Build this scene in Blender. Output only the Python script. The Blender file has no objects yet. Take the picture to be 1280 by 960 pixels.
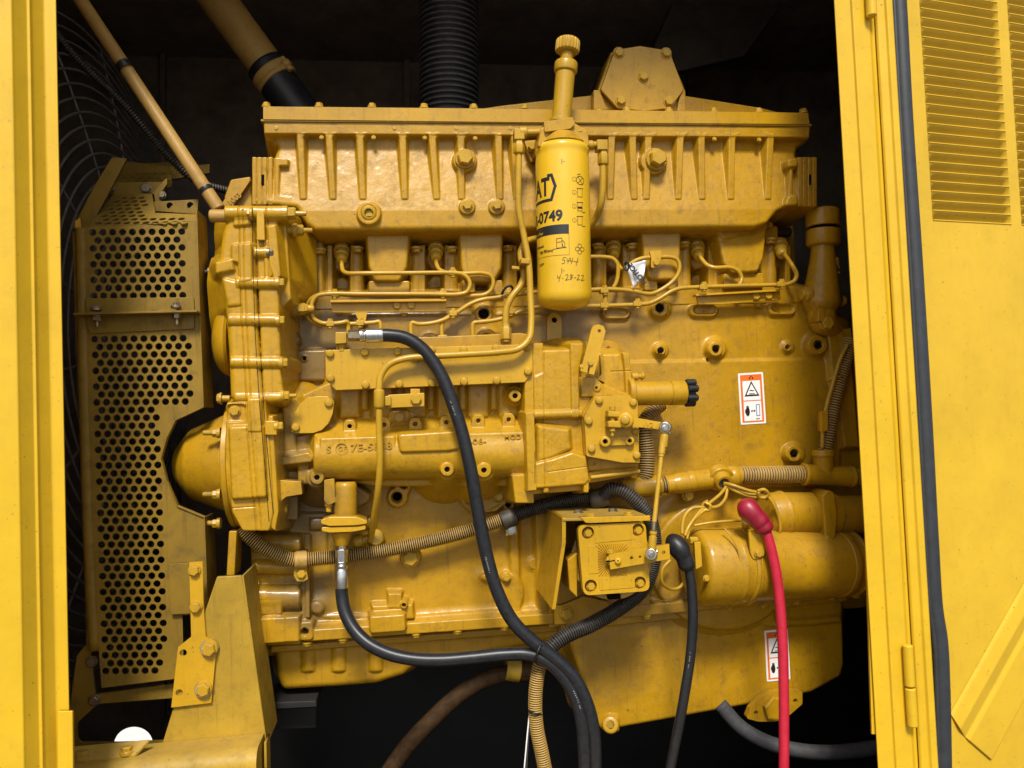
import bpy, bmesh, math, random
import numpy as np
from mathutils import Vector, Matrix, Quaternion
random.seed(7)
rng = np.random.default_rng(5)
S = bpy.context.scene
COL = S.collection
rad = math.radians

# ------------------------------------------------------------------ camera
FPX = 961.0            # focal length in photo pixels (photo 1280 x 960)
DIST = 1.73            # metres from the lens to the engine side
ex = Vector((6883.0, 243.0, -961.0)).normalized()
ez = Vector((-0.0406, 1.0, -0.0374))
ez = (ez - ex * ez.dot(ex)).normalized()
ey = ez.cross(ex)
CAMROT = Matrix((ex, ey, ez))            # camera space -> world
CAMLOC = CAMROT @ Vector((0, 0, DIST))
cam = bpy.data.cameras.new('camera')
cam.lens = FPX / 1280 * 36.0
cam.sensor_width = 36.0
cam.clip_start = 0.02
cam.clip_end = 3000
cam_o = bpy.data.objects.new('camera', cam)
m4 = CAMROT.to_4x4(); m4.translation = CAMLOC
cam_o.matrix_world = m4
COL.objects.link(cam_o)
S.camera = cam_o
S.render.resolution_x, S.render.resolution_y = 1024, 768

# ------------------------------------------------------------------ light
SUN_EL, SUN_AZ = rad(50), rad(-7)        # high bright cloud in front of the opening, a little to the left
W = bpy.data.worlds.new('World'); S.world = W; W.use_nodes = True
nt = W.node_tree; nt.nodes.clear()
sky = nt.nodes.new('ShaderNodeTexSky'); sky.sky_type = 'NISHITA'; sky.sun_disc = False
sky.sun_elevation = SUN_EL
sdir = Vector((math.sin(SUN_AZ) * math.cos(SUN_EL), -math.cos(SUN_AZ) * math.cos(SUN_EL), math.sin(SUN_EL)))
sky.sun_rotation = math.atan2(sdir.x, sdir.y)
sky.air_density = 1.0; sky.dust_density = 1.5; sky.ozone_density = 1.0
hsv = nt.nodes.new('ShaderNodeHueSaturation'); hsv.inputs['Saturation'].default_value = 0.35
bg = nt.nodes.new('ShaderNodeBackground'); bg.inputs[1].default_value = 0.05
wo = nt.nodes.new('ShaderNodeOutputWorld')
nt.links.new(sky.outputs[0], hsv.inputs['Color']); nt.links.new(hsv.outputs[0], bg.inputs[0]); nt.links.new(bg.outputs[0], wo.inputs[0])
sl = bpy.data.lights.new('sun', 'SUN'); sl.energy = 1.5; sl.angle = rad(12); sl.color = (1.0, 0.95, 0.87)
so = bpy.data.objects.new('sun', sl); COL.objects.link(so)
so.rotation_euler = sdir.to_track_quat('Z', 'Y').to_euler()
so.location = sdir * 20
S.view_settings.view_transform = 'Standard'; S.view_settings.look = 'None'
S.view_settings.exposure = 1.62; S.view_settings.gamma = 1.0
S.view_settings.use_curve_mapping = False

# ------------------------------------------------------------------ photo pixel -> point in the place
def ray(px, py):
    return (CAMROT @ Vector(((px - 640) / FPX, (480 - py) / FPX, -1.0)))
def P(px, py, w=0.0):
    """point seen at a photo pixel that stands w millimetres in front of the block's side face"""
    d = ray(px, py); t = (-w / 1000.0 - CAMLOC.y) / d.y
    return CAMLOC + d * t
def mpp(px, py, w):                      # metres per photo pixel there
    d = ray(px, py); t = (-w / 1000.0 - CAMLOC.y) / d.y
    return t / FPX
class Plane:
    def __init__(s, o, u, v):
        s.o = Vector(o); s.u = Vector(u).normalized()
        n = s.u.cross(Vector(v)).normalized()
        s.v = n.cross(s.u).normalized(); s.n = n
    def at(s, px, py):                   # local 2d of a pixel
        d = ray(px, py); t = (s.o - CAMLOC).dot(s.n) / d.dot(s.n)
        q = CAMLOC + d * t - s.o
        return (q.dot(s.u), q.dot(s.v))
    def w(s, u, v, h=0.0):
        return s.o + s.u * u + s.v * v + s.n * h
def front_plane(w):
    return Plane((0, -w / 1000.0, 0), (1, 0, 0), (0, 0, 1))   # normal = -y, towards the viewer

# ------------------------------------------------------------------ objects
WLOC = {}
def okpar(p):
    """never deeper than thing > part > sub-part"""
    d = 0; q = p
    while q is not None: d += 1; q = q.parent
    return p.parent if d >= 3 else p
def put(name, me, mats, parent=None, label=None, cat=None, group=None, kind=None, smooth=True, wn=False):
    n = len(me.vertices)
    co = np.empty(n * 3, dtype=np.float32); me.vertices.foreach_get('co', co); co = co.reshape(-1, 3)
    c = (co.min(0) + co.max(0)) / 2
    if parent is None: c[2] = co[:, 2].min()
    co -= c; me.vertices.foreach_set('co', co.ravel())
    if not isinstance(mats, (list, tuple)): mats = [mats]
    if len(me.materials) == 0:
        for m in mats: me.materials.append(m)
    if smooth: me.shade_smooth()
    me.update()
    o = bpy.data.objects.new(name, me); COL.objects.link(o)
    cw = Vector((float(c[0]), float(c[1]), float(c[2]))); WLOC[o.name] = cw
    if parent is not None:
        parent = okpar(parent); o.parent = parent; o.location = cw - WLOC[parent.name]
    else: o.location = cw
    if wn:
        md = o.modifiers.new('wn', 'WEIGHTED_NORMAL'); md.keep_sharp = True
    tag(o, label, cat, group, kind)
    return o
def tag(o, label=None, cat=None, group=None, kind=None):
    if label: o['label'] = label
    if cat: o['category'] = cat
    if group: o['group'] = group
    if kind: o['kind'] = kind
def thing(name, loc, label, cat, group=None):
    o = bpy.data.objects.new(name, None); COL.objects.link(o); o.location = loc; o.empty_display_size = 0.05
    WLOC[o.name] = Vector(loc); tag(o, label, cat, group); return o
def from_bm(bm, name='m'):
    me = bpy.data.meshes.new(name); bm.normal_update(); bm.to_mesh(me); bm.free(); return me
def copy_at(src, loc, parent, rot=None, scale=None, name=None):
    o = bpy.data.objects.new(name or src.name.split('.')[0], src.data); COL.objects.link(o)
    WLOC[o.name] = Vector(loc)
    if parent is not None: o.parent = parent; o.location = Vector(loc) - WLOC[parent.name]
    else: o.location = loc
    if rot is not None: o.rotation_euler = rot
    if scale is not None: o.scale = scale
    return o

def round_poly(pts, r, n=4):
    """round the corners of a 2d polygon; r one value or one per corner"""
    out = []; N = len(pts)
    for i, p in enumerate(pts):
        rr = r[i] if isinstance(r, (list, tuple)) else r
        p = Vector(p[:2]); a = Vector(pts[i - 1][:2]) - p; b = Vector(pts[(i + 1) % N][:2]) - p
        la, lb = a.length, b.length
        if rr <= 0 or la < 1e-6 or lb < 1e-6: out.append((p.x, p.y)); continue
        ang = a.angle(b)
        t = min(rr / max(math.tan(ang / 2), 0.05), la * 0.48, lb * 0.48)
        s = p + a.normalized() * t; e = p + b.normalized() * t
        for k in range(n + 1):
            q = k / n
            v = s * (1 - q) ** 2 + p * 2 * q * (1 - q) + e * q * q
            out.append((v.x, v.y))
    return out
def ell(px, py, rx, ry=None, n=24, a0=0.0):
    ry = ry or rx
    return [(px + rx * math.cos(a0 + 2 * math.pi * k / n), py + ry * math.sin(a0 + 2 * math.pi * k / n)) for k in range(n)]
def slot_poly(p, q, r, n=8):
    p = Vector(p); q = Vector(q); d = (q - p); a = math.atan2(d.y, d.x); o = []
    for k in range(n + 1):
        t = a + math.pi / 2 + math.pi * k / n; o.append((p.x + r * math.cos(t), p.y + r * math.sin(t)))
    for k in range(n + 1):
        t = a - math.pi / 2 + math.pi * k / n; o.append((q.x + r * math.cos(t), q.y + r * math.sin(t)))
    return o

def prism_mesh(loc2d, pl, h1, h0, bev, seg=2, back=False):
    bm = bmesh.new(); n = len(loc2d)
    vs = [bm.verts.new(pl.w(u, v, h1)) for u, v in loc2d]; vb = [bm.verts.new(pl.w(u, v, h0)) for u, v in loc2d]
    bm.faces.new(vs); bm.faces.new(list(reversed(vb)))
    for i in range(n): bm.faces.new((vs[i], vb[i], vb[(i + 1) % n], vs[(i + 1) % n]))
    bmesh.ops.recalc_face_normals(bm, faces=bm.faces[:])
    if bev > 0:
        es = []
        for e in bm.edges:
            fr = [abs((v.co - pl.o).dot(pl.n) - h1) < 1e-5 for v in e.verts]
            if all(fr): es.append(e)
            elif any(fr):
                if len(e.link_faces) == 2 and e.link_faces[0].normal.angle(e.link_faces[1].normal, 0) > 0.5: es.append(e)
        bmesh.ops.bevel(bm, geom=es, offset=bev, segments=seg, profile=0.5, affect='EDGES', clamp_overlap=True)
    return bm
def plate(name, pts, w1, w0, mat, parent, bev=1.5, cr=0, seg=2, pl=None, **kw):
    """solid plate whose front outline is given in photo pixels at depth w1 (mm); it runs back to w0"""
    p = pl or front_plane(w1)
    if cr: pts = round_poly(pts, cr)
    loc = [p.at(*q[:2]) for q in pts]
    bm = prism_mesh(loc, p, 0.0, (w0 - w1) / 1000.0 if pl is None else w0 / 1000.0, bev / 1000.0, seg)
    return put(name, from_bm(bm), mat, parent, wn=True, **kw)
def fill2d(outline, holes, thick):
    cu = bpy.data.curves.new('f', 'CURVE'); cu.dimensions = '2D'; cu.fill_mode = 'BOTH'; cu.extrude = thick / 2
    for poly in [outline] + holes:
        sp = cu.splines.new('POLY'); sp.points.add(len(poly) - 1)
        for q, p in zip(sp.points, poly): q.co = (p[0], p[1], 0, 1)
        sp.use_cyclic_u = True
    o = bpy.data.objects.new('f', cu); COL.objects.link(o)
    me = bpy.data.meshes.new_from_object(o)
    bpy.data.objects.remove(o); bpy.data.curves.remove(cu)
    me.materials.clear()
    return me
def sheet(name, pts, holes, thick, mat, parent, pl, cr=0, hn=12, **kw):
    """thin sheet with real holes: outline and hole centres in photo pixels on the plane pl; hole radius in mm"""
    if cr: pts = round_poly(pts, cr)
    loc = [pl.at(*p) for p in pts]
    hs = []
    for h in holes:
        if len(h) == 3:
            c = pl.at(h[0], h[1]); hs.append(ell(c[0], c[1], h[2] / 1000.0, n=hn))
        else: hs.append([pl.at(*q) for q in h])
    me = fill2d(loc, hs, thick / 1000.0)
    for v in me.vertices:
        u, q, h = v.co; v.co = pl.w(u, q, h - thick / 2000.0)
    return put(name, me, mat, parent, smooth=False, **kw)

def frame_for(t, prev=None):
    t = t.normalized()
    if prev is None:
        a = Vector((0, 0, 1)) if abs(t.z) < 0.9 else Vector((1, 0, 0))
        u = (a - t * a.dot(t)).normalized()
    else:
        u = prev - t * prev.dot(t)
        u = u.normalized() if u.length > 1e-6 else frame_for(t)
    return u
def smooth_path(pts, step):
    """Catmull-Rom through the points, resampled evenly"""
    pts = [Vector(p) for p in pts]
    if len(pts) == 2: dense = [pts[0].lerp(pts[1], k / 40) for k in range(41)]
    else:
        e = [pts[0] * 2 - pts[1]] + pts + [pts[-1] * 2 - pts[-2]]; dense = []
        for i in range(1, len(e) - 2):
            p0, p1, p2, p3 = e[i - 1], e[i], e[i + 1], e[i + 2]
            t01 = max((p1 - p0).length ** 0.5, 1e-4); t12 = max((p2 - p1).length ** 0.5, 1e-4); t23 = max((p3 - p2).length ** 0.5, 1e-4)
            m1 = (p2 - p1 + ((p1 - p0) / t01 - (p2 - p0) / (t01 + t12)) * t12)
            m2 = (p2 - p1 + ((p3 - p2) / t23 - (p3 - p1) / (t12 + t23)) * t12)
            for k in range(20):
                t = k / 20
                dense.append(p1 * (2 * t**3 - 3 * t**2 + 1) + m1 * (t**3 - 2 * t**2 + t) + p2 * (-2 * t**3 + 3 * t**2) + m2 * (t**3 - t**2))
        dense.append(pts[-1])
    L = [0.0]
    for a, b in zip(dense, dense[1:]): L.append(L[-1] + (b - a).length)
    n = max(2, int(round(L[-1] / step))); out = []; j = 0
    for k in range(n + 1):
        s = L[-1] * k / n
        while j < len(L) - 2 and L[j + 1] < s: j += 1
        f = (s - L[j]) / max(L[j + 1] - L[j], 1e-9)
        out.append(dense[j].lerp(dense[j + 1], min(max(f, 0), 1)))
    return out
def sweep(path, radii, sides=14, caps=True, matidx=None):
    bm = bmesh.new(); rings = []; prev = None
    for i, p in enumerate(path):
        t = (path[min(i + 1, len(path) - 1)] - path[max(i - 1, 0)]).normalized()
        u = frame_for(t, prev); prev = u; v = t.cross(u)
        r = radii[i] if not isinstance(radii, float) else radii
        rings.append([bm.verts.new(p + (u * math.cos(2 * math.pi * k / sides) + v * math.sin(2 * math.pi * k / sides)) * r) for k in range(sides)])
    for i in range(len(rings) - 1):
        a, b = rings[i], rings[i + 1]
        for k in range(sides):
            f = bm.faces.new((a[k], a[(k + 1) % sides], b[(k + 1) % sides], b[k]))
            if matidx: f.material_index = matidx[i]
    if caps:
        bm.faces.new(list(reversed(rings[0]))); bm.faces.new(rings[-1])
    bmesh.ops.recalc_face_normals(bm, faces=bm.faces[:])
    return bm
def tube(name, pts, rpx, mat, parent=None, sides=12, step=6, rmm=None, **kw):
    """round tube through photo points (px, py, w)"""
    m = pts[len(pts) // 2]
    r = rmm / 1000.0 if rmm else rpx * mpp(m[0], m[1], m[2])
    path = smooth_path([P(*p) for p in pts], step / 1000.0)
    return put(name, from_bm(sweep(path, float(r), sides)), mat, parent, **kw)
def conduit(name, pts, rpx, mats, parent=None, pitch=5.5, depth=0.14, sides=16, world=False, **kw):
    """corrugated split loom: every rib is real"""
    m = pts[len(pts) // 2]
    r = rpx * mpp(m[0], m[1], m[2])
    path = smooth_path([P(*p) for p in pts], pitch / 1000.0 / 6)
    prof = [1.0, 1.0, 1.0, 1 - depth * .7, 1 - depth, 1 - depth * .7]
    rr = [r * prof[i % 6] for i in range(len(path))]
    mi = [0 if (i % 6) in (0, 1, 5) else 1 for i in range(len(path))]
    return put(name, from_bm(sweep(path, rr, sides, True, mi)), mats, parent, **kw)
def lathe(name, a, b, prof, mat, parent=None, sides=40, caps=True, sharp=35, **kw):
    """turned body on the axis a -> b (world points); prof = [(fraction along, radius in m)]"""
    a = Vector(a); b = Vector(b); t = (b - a); u = frame_for(t); v = t.normalized().cross(u)
    bm = bmesh.new(); rings = []
    for f, r in prof:
        c = a + t * f; r = max(r, 1e-5)
        rings.append([bm.verts.new(c + (u * math.cos(2 * math.pi * k / sides) + v * math.sin(2 * math.pi * k / sides)) * r) for k in range(sides)])
    for i in range(len(rings) - 1):
        for k in range(sides):
            bm.faces.new((rings[i][k], rings[i][(k + 1) % sides], rings[i + 1][(k + 1) % sides], rings[i + 1][k]))
    if caps: bm.faces.new(list(reversed(rings[0]))); bm.faces.new(rings[-1])
    bmesh.ops.recalc_face_normals(bm, faces=bm.faces[:])
    me = from_bm(bm); o = put(name, me, mat, parent, **kw)
    me.set_sharp_from_angle(angle=rad(sharp))
    return o
def soft(prof, e=0.0015, L=1.0):
    """chamfer each corner of a lathe profile by e metres (L = axis length)"""
    out = []
    n = len(prof)
    for i, (f, r) in enumerate(prof):
        if i == 0 or i == n - 1: out.append((f, r)); continue
        p = Vector((f * L, r)); a = Vector((prof[i - 1][0] * L, prof[i - 1][1])) - p; b = Vector((prof[i + 1][0] * L, prof[i + 1][1])) - p
        la = min(e, a.length * .45); lb = min(e, b.length * .45)
        if a.length > 1e-9: q = p + a.normalized() * la; out.append((q.x / L, q.y))
        if b.length > 1e-9: q = p + b.normalized() * lb; out.append((q.x / L, q.y))
    return out

# hex bolt templates ------------------------------------------------
def hex_bm(h=0.75, washer=True, cham=0.12):
    bm = bmesh.new()
    def ring(n, r, y, a0=0): return [bm.verts.new((r * math.cos(a0 + 2 * math.pi * k / n), y, r * math.sin(a0 + 2 * math.pi * k / n))) for k in range(n)]
    if washer:
        a = ring(18, 1.22, 0.3); b = ring(18, 1.22, -0.10); c = ring(18, 1.15, -0.17)
        for x, y in ((a, b), (b, c)):
            for k in range(18): bm.faces.new((x[k], x[(k + 1) % 18], y[(k + 1) % 18], y[k]))
        bm.faces.new(c)
    y0 = -0.15 if washer else 0.3
    a = ring(6, 1.0, y0); b = ring(6, 1.0, -h + cham); c = ring(6, 0.84, -h)
    for x, y in ((a, b), (b, c)):
        for k in range(6): bm.faces.new((x[k], x[(k + 1) % 6], y[(k + 1) % 6], y[k]))
    bm.faces.new(c)
    bmesh.ops.recalc_face_normals(bm, faces=bm.faces[:])
    return bm
def nut_bm():
    bm = hex_bm(0.9)
    r = bmesh.ops.create_cone(bm, segments=12, radius1=0.45, radius2=0.4, depth=1.6, cap_ends=True, matrix=Matrix.Translation((0, -1.1, 0)) @ Matrix.Rotation(rad(90), 4, 'X'))
    return bm
HEX = {}
def bolt(px, py, w, rpx, mat, parent, axis='f', kind='hex', spin=None, world=None, name='bolt', h=1.0):
    key = (kind, mat.name)
    if key not in HEX:
        me = from_bm({'hex': hex_bm, 'nut': nut_bm, 'plain': lambda: hex_bm(0.75, False)}[kind](), kind + '_head')
        me.materials.append(mat); me.shade_flat(); HEX[key] = me
    loc = world if world is not None else P(px, py, w)
    r = rpx * mpp(px, py, w)
    q = {'f': Quaternion((0, 0, 1), 0), 'r': Quaternion((0, 0, 1), rad(90)), 'l': Quaternion((0, 0, 1), rad(-90)), 'u': Quaternion((1, 0, 0), rad(-90)), 'd': Quaternion((1, 0, 0), rad(90))}[axis] if isinstance(axis, str) else Vector((0, -1, 0)).rotation_difference(axis)
    sp = spin if spin is not None else random.uniform(0, 1.05)
    q = q @ Quaternion((0, 1, 0), sp)
    o = bpy.data.objects.new(name, HEX[key]); COL.objects.link(o)
    WLOC[o.name] = Vector(loc)
    parent = okpar(parent); o.parent = parent; o.location = Vector(loc) - WLOC[parent.name]
    o.rotation_mode = 'XYZ'; o.rotation_euler = q.to_euler(); o.scale = (r, r * h, r)
    return o
def bolts(lst, w, r, mat, parent, **kw):
    for p in lst: bolt(p[0], p[1], w, p[2] if len(p) > 2 else r, mat, parent, **kw)

# ------------------------------------------------------------------ cast surfaces as reliefs
class Relief:
    """a cast side: height towards the viewer (mm) over the x-z plane, with drafts, fillets and rounded edges"""
    def __init__(s, box, wref, res, floor=-200.0):
        c = [P(x, y, wref) for x in (box[0], box[2]) for y in (box[1], box[3])]
        s.x0 = min(p.x for p in c) * 1000; s.x1 = max(p.x for p in c) * 1000
        s.z0 = min(p.z for p in c) * 1000; s.z1 = max(p.z for p in c) * 1000
        s.res = res; s.floor = floor
        s.nx = int((s.x1 - s.x0) / res) + 1; s.nz = int((s.z1 - s.z0) / res) + 1
        s.X = s.x0 + np.arange(s.nx) * res; s.Z = s.z0 + np.arange(s.nz) * res
        s.H = np.full((s.nz, s.nx), floor, dtype=np.float64)
    def mm(s, pts, w):
        return np.array([[p.x * 1000, p.z * 1000] for p in (P(q[0], q[1], w) for q in pts)])
    def win(s, lo, hi, m):
        i0 = max(0, int((lo[0] - m - s.x0) / s.res)); i1 = min(s.nx, int((hi[0] + m - s.x0) / s.res) + 2)
        j0 = max(0, int((lo[1] - m - s.z0) / s.res)); j1 = min(s.nz, int((hi[1] + m - s.z0) / s.res) + 2)
        return slice(j0, max(j0, j1)), slice(i0, max(i0, i1))
    @staticmethod
    def sdf(poly, X, Z):
        d = np.full(X.shape, 1e18); inside = np.zeros(X.shape, bool); n = len(poly)
        for i in range(n):
            a = poly[i]; b = poly[(i + 1) % n]; e = b - a; L = e.dot(e)
            if L < 1e-12: continue
            wx = X - a[0]; wz = Z - a[1]
            t = np.clip((wx * e[0] + wz * e[1]) / L, 0, 1)
            d = np.minimum(d, (wx - e[0] * t) ** 2 + (wz - e[1] * t) ** 2)
            c = (a[1] > Z) != (b[1] > Z)
            if abs(e[1]) > 1e-12:
                xi = a[0] + (Z - a[1]) * e[0] / e[1]
                inside ^= c & (X < xi)
        d = np.sqrt(d); d[inside] *= -1
        return d
    @staticmethod
    def edge(d, r, draft):
        o = np.zeros_like(d)
        if r > 0:
            m = (d > -r) & (d <= 0); o[m] = r - np.sqrt(np.maximum(r * r - (d[m] + r) ** 2, 0))
        m = d > 0; o[m] = r + d[m] / draft
        return o
    def _apply(s, sl, h, k, up):
        A = s.H[sl]
        if up: M = np.maximum(A, h)
        else: M = np.minimum(A, h)
        if k > 0:
            q = np.maximum(k - np.abs(A - h), 0) ** 2 / (4 * k); M = M + q if up else M - q
        s.H[sl] = M
    def poly(s, pts, w, r=3, draft=0.12, k=5, up=True, cr=0, wd=None, fn=None, m=60):
        if cr: pts = round_poly(pts, cr)
        p = s.mm(pts, wd if wd is not None else w)
        sl = s.win(p.min(0), p.max(0), m)
        X, Z = np.meshgrid(s.X[sl[1]], s.Z[sl[0]])
        if X.size == 0: return
        d = s.sdf(p, X, Z); e = s.edge(d, r, draft)
        base = w if fn is None else fn(X, Z)
        s._apply(sl, base - e if up else base + e, k, up)
    def cut(s, pts, w, **kw): s.poly(pts, w, up=False, **kw)
    def boss(s, px, py, rpx, w, hole=0, hw=None, r=1.5, k=4, draft=0.15):
        s.poly(ell(px, py, rpx), w, r=r, k=k, draft=draft)
        if hole: s.cut(ell(px, py, hole, n=16), (hw if hw is not None else w - 30), r=0.3, k=0.5, draft=0.04, wd=w)
    def hcyl(s, px0, px1, py, rpx, w0, py1=None, r=3, k=5, flat=1.0):
        """half-round running along x, axis at height w0"""
        a = P(px0, py, w0); b = P(px1, py1 if py1 is not None else py, w0); R = rpx * mpp((px0 + px1) / 2, py, w0) * 1000
        A = np.array([a.x, a.z]) * 1000; B = np.array([b.x, b.z]) * 1000
        sl = s.win(np.minimum(A, B), np.maximum(A, B), R + 30)
        X, Z = np.meshgrid(s.X[sl[1]], s.Z[sl[0]]); e = B - A; L = np.hypot(*e); e = e / L
        t = (X - A[0]) * e[0] + (Z - A[1]) * e[1]; q = -(X - A[0]) * e[1] + (Z - A[1]) * e[0]
        ins = np.abs(q) < R
        h = np.where(ins, w0 + flat * np.sqrt(np.maximum(R * R - q * q, 0)), w0 - (np.abs(q) - R) * 6)
        d = np.maximum(-t, t - L)
        s._apply(sl, h - s.edge(d, r, 0.15), k, True)
    def vcyl(s, px, py0, py1, rpx, w0, px1=None, r=3, k=4, flat=1.0):
        a = P(px, py0, w0); b = P(px1 if px1 is not None else px, py1, w0); R = rpx * mpp(px, py0, w0) * 1000
        A = np.array([a.x, a.z]) * 1000; B = np.array([b.x, b.z]) * 1000
        sl = s.win(np.minimum(A, B), np.maximum(A, B), R + 30)
        X, Z = np.meshgrid(s.X[sl[1]], s.Z[sl[0]]); e = B - A; L = np.hypot(*e); e = e / L
        t = (X - A[0]) * e[0] + (Z - A[1]) * e[1]; q = -(X - A[0]) * e[1] + (Z - A[1]) * e[0]
        h = np.where(np.abs(q) < R, w0 + flat * np.sqrt(np.maximum(R * R - q * q, 0)), w0 - (np.abs(q) - R) * 6)
        d = np.maximum(-t, t - L)
        s._apply(sl, h - s.edge(d, r, 0.15), k, True)
    def line(s, pts, w_add, width):
        """a raised or sunk line (mm) along a photo polyline, relative to what is there"""
        p = s.mm(pts, 20)
        sl = s.win(p.min(0), p.max(0), 12); X, Z = np.meshgrid(s.X[sl[1]], s.Z[sl[0]]); d = np.full(X.shape, 1e9)
        for a, b in zip(p, p[1:]):
            e = b - a; L = e.dot(e)
            t = np.clip(((X - a[0]) * e[0] + (Z - a[1]) * e[1]) / L, 0, 1)
            d = np.minimum(d, np.hypot(X - a[0] - e[0] * t, Z - a[1] - e[1] * t))
        s.H[sl] += w_add * np.clip(1.2 - d / width, 0, 1)
    def rough(s, amp, cell):
        for c, a in ((cell, amp), (cell / 2.3, amp * .5)):
            gx = int((s.x1 - s.x0) / c) + 3; gz = int((s.z1 - s.z0) / c) + 3
            g = rng.standard_normal((gz, gx))
            fx = (s.X - s.x0) / c; fz = (s.Z - s.z0) / c; ix = fx.astype(int); iz = fz.astype(int); tx = fx - ix; tz = fz - iz
            tx = tx * tx * (3 - 2 * tx); tz = tz * tz * (3 - 2 * tz)
            g00 = g[iz][:, ix]; g01 = g[iz][:, ix + 1]; g10 = g[iz + 1][:, ix]; g11 = g[iz + 1][:, ix + 1]
            s.H += a * ((g00 * (1 - tx) + g01 * tx) * (1 - tz)[:, None] + (g10 * (1 - tx) + g11 * tx) * tz[:, None])
    def height(s, px, py, it=4):
        w = 0.0
        for _ in range(it):
            p = P(px, py, w); i = int(round((p.x * 1000 - s.x0) / s.res)); j = int(round((p.z * 1000 - s.z0) / s.res))
            if not (0 <= i < s.nx and 0 <= j < s.nz): return w
            w = s.H[j, i]
        return w
    def build(s, name, mat, parent, cutoff=None, **kw):
        H = s.H; keep = H > (s.floor + 3 if cutoff is None else cutoff)
        fm = keep[:-1, :-1] | keep[1:, :-1] | keep[:-1, 1:] | keep[1:, 1:]
        used = np.zeros(H.shape, bool)
        used[:-1, :-1] |= fm; used[1:, :-1] |= fm; used[:-1, 1:] |= fm; used[1:, 1:] |= fm
        idx = np.full(H.shape, -1, np.int64); n = int(used.sum()); idx[used] = np.arange(n)
        XX, ZZ = np.meshgrid(s.X, s.Z)
        co = np.stack([XX[used], -H[used], ZZ[used]], 1) / 1000.0
        j, i = np.nonzero(fm)
        fc = np.stack([idx[j, i], idx[j, i + 1], idx[j + 1, i + 1], idx[j + 1, i]], 1)
        me = bpy.data.meshes.new(name); me.vertices.add(n); me.vertices.foreach_set('co', co.ravel().astype(np.float32))
        m = len(fc); me.loops.add(m * 4); me.loops.foreach_set('vertex_index', fc.ravel().astype(np.int32))
        me.polygons.add(m); me.polygons.foreach_set('loop_start', (np.arange(m) * 4).astype(np.int32))
        me.update(calc_edges=True); me.validate()
        return put(name, me, mat, parent, **kw)

# lettering ----------------------------------------------------------
def text_me(body, size, extrude=0.0, bold=0.0, align='LEFT', shear=0.0, space=1.0):
    cu = bpy.data.curves.new('t', 'FONT'); cu.body = body; cu.size = size; cu.extrude = extrude; cu.offset = bold
    cu.align_x = align; cu.shear = shear; cu.space_character = space; cu.resolution_u = 4
    o = bpy.data.objects.new('t', cu); COL.objects.link(o)
    me = bpy.data.meshes.new_from_object(o); bpy.data.objects.remove(o); bpy.data.curves.remove(cu)
    me.materials.clear(); return me
def raw2d(me):
    return [tuple(v.co) for v in me.vertices], [tuple(p.vertices) for p in me.polygons]
def merge(parts):
    V, F = [], []
    for v, f in parts:
        b = len(V); V += v; F += [tuple(i + b for i in q) for q in f]
    return V, F
def mesh_of(V, F):
    me = bpy.data.meshes.new('m'); me.from_pydata([tuple(v) for v in V], [], F); me.update(); return me
def text_on(name, body, px, py, w, hpx, mat, parent, rot=0.0, ext=0.8, bold=0.0, align='LEFT', sx=1.0, shear=0, label=None, space=1.0):
    s = hpx * mpp(px, py, w) / 0.7; me = text_me(body, s, ext / 1000.0, bold * s, align, shear, space)
    o = P(px, py, w); c, sn = math.cos(rot), math.sin(rot)
    for v in me.vertices:
        x, y, z = v.co; x *= sx
        v.co = o + Vector((x * c - y * sn, -z, x * sn + y * c))
    return put(name, me, mat, parent, smooth=False, label=label)

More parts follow.
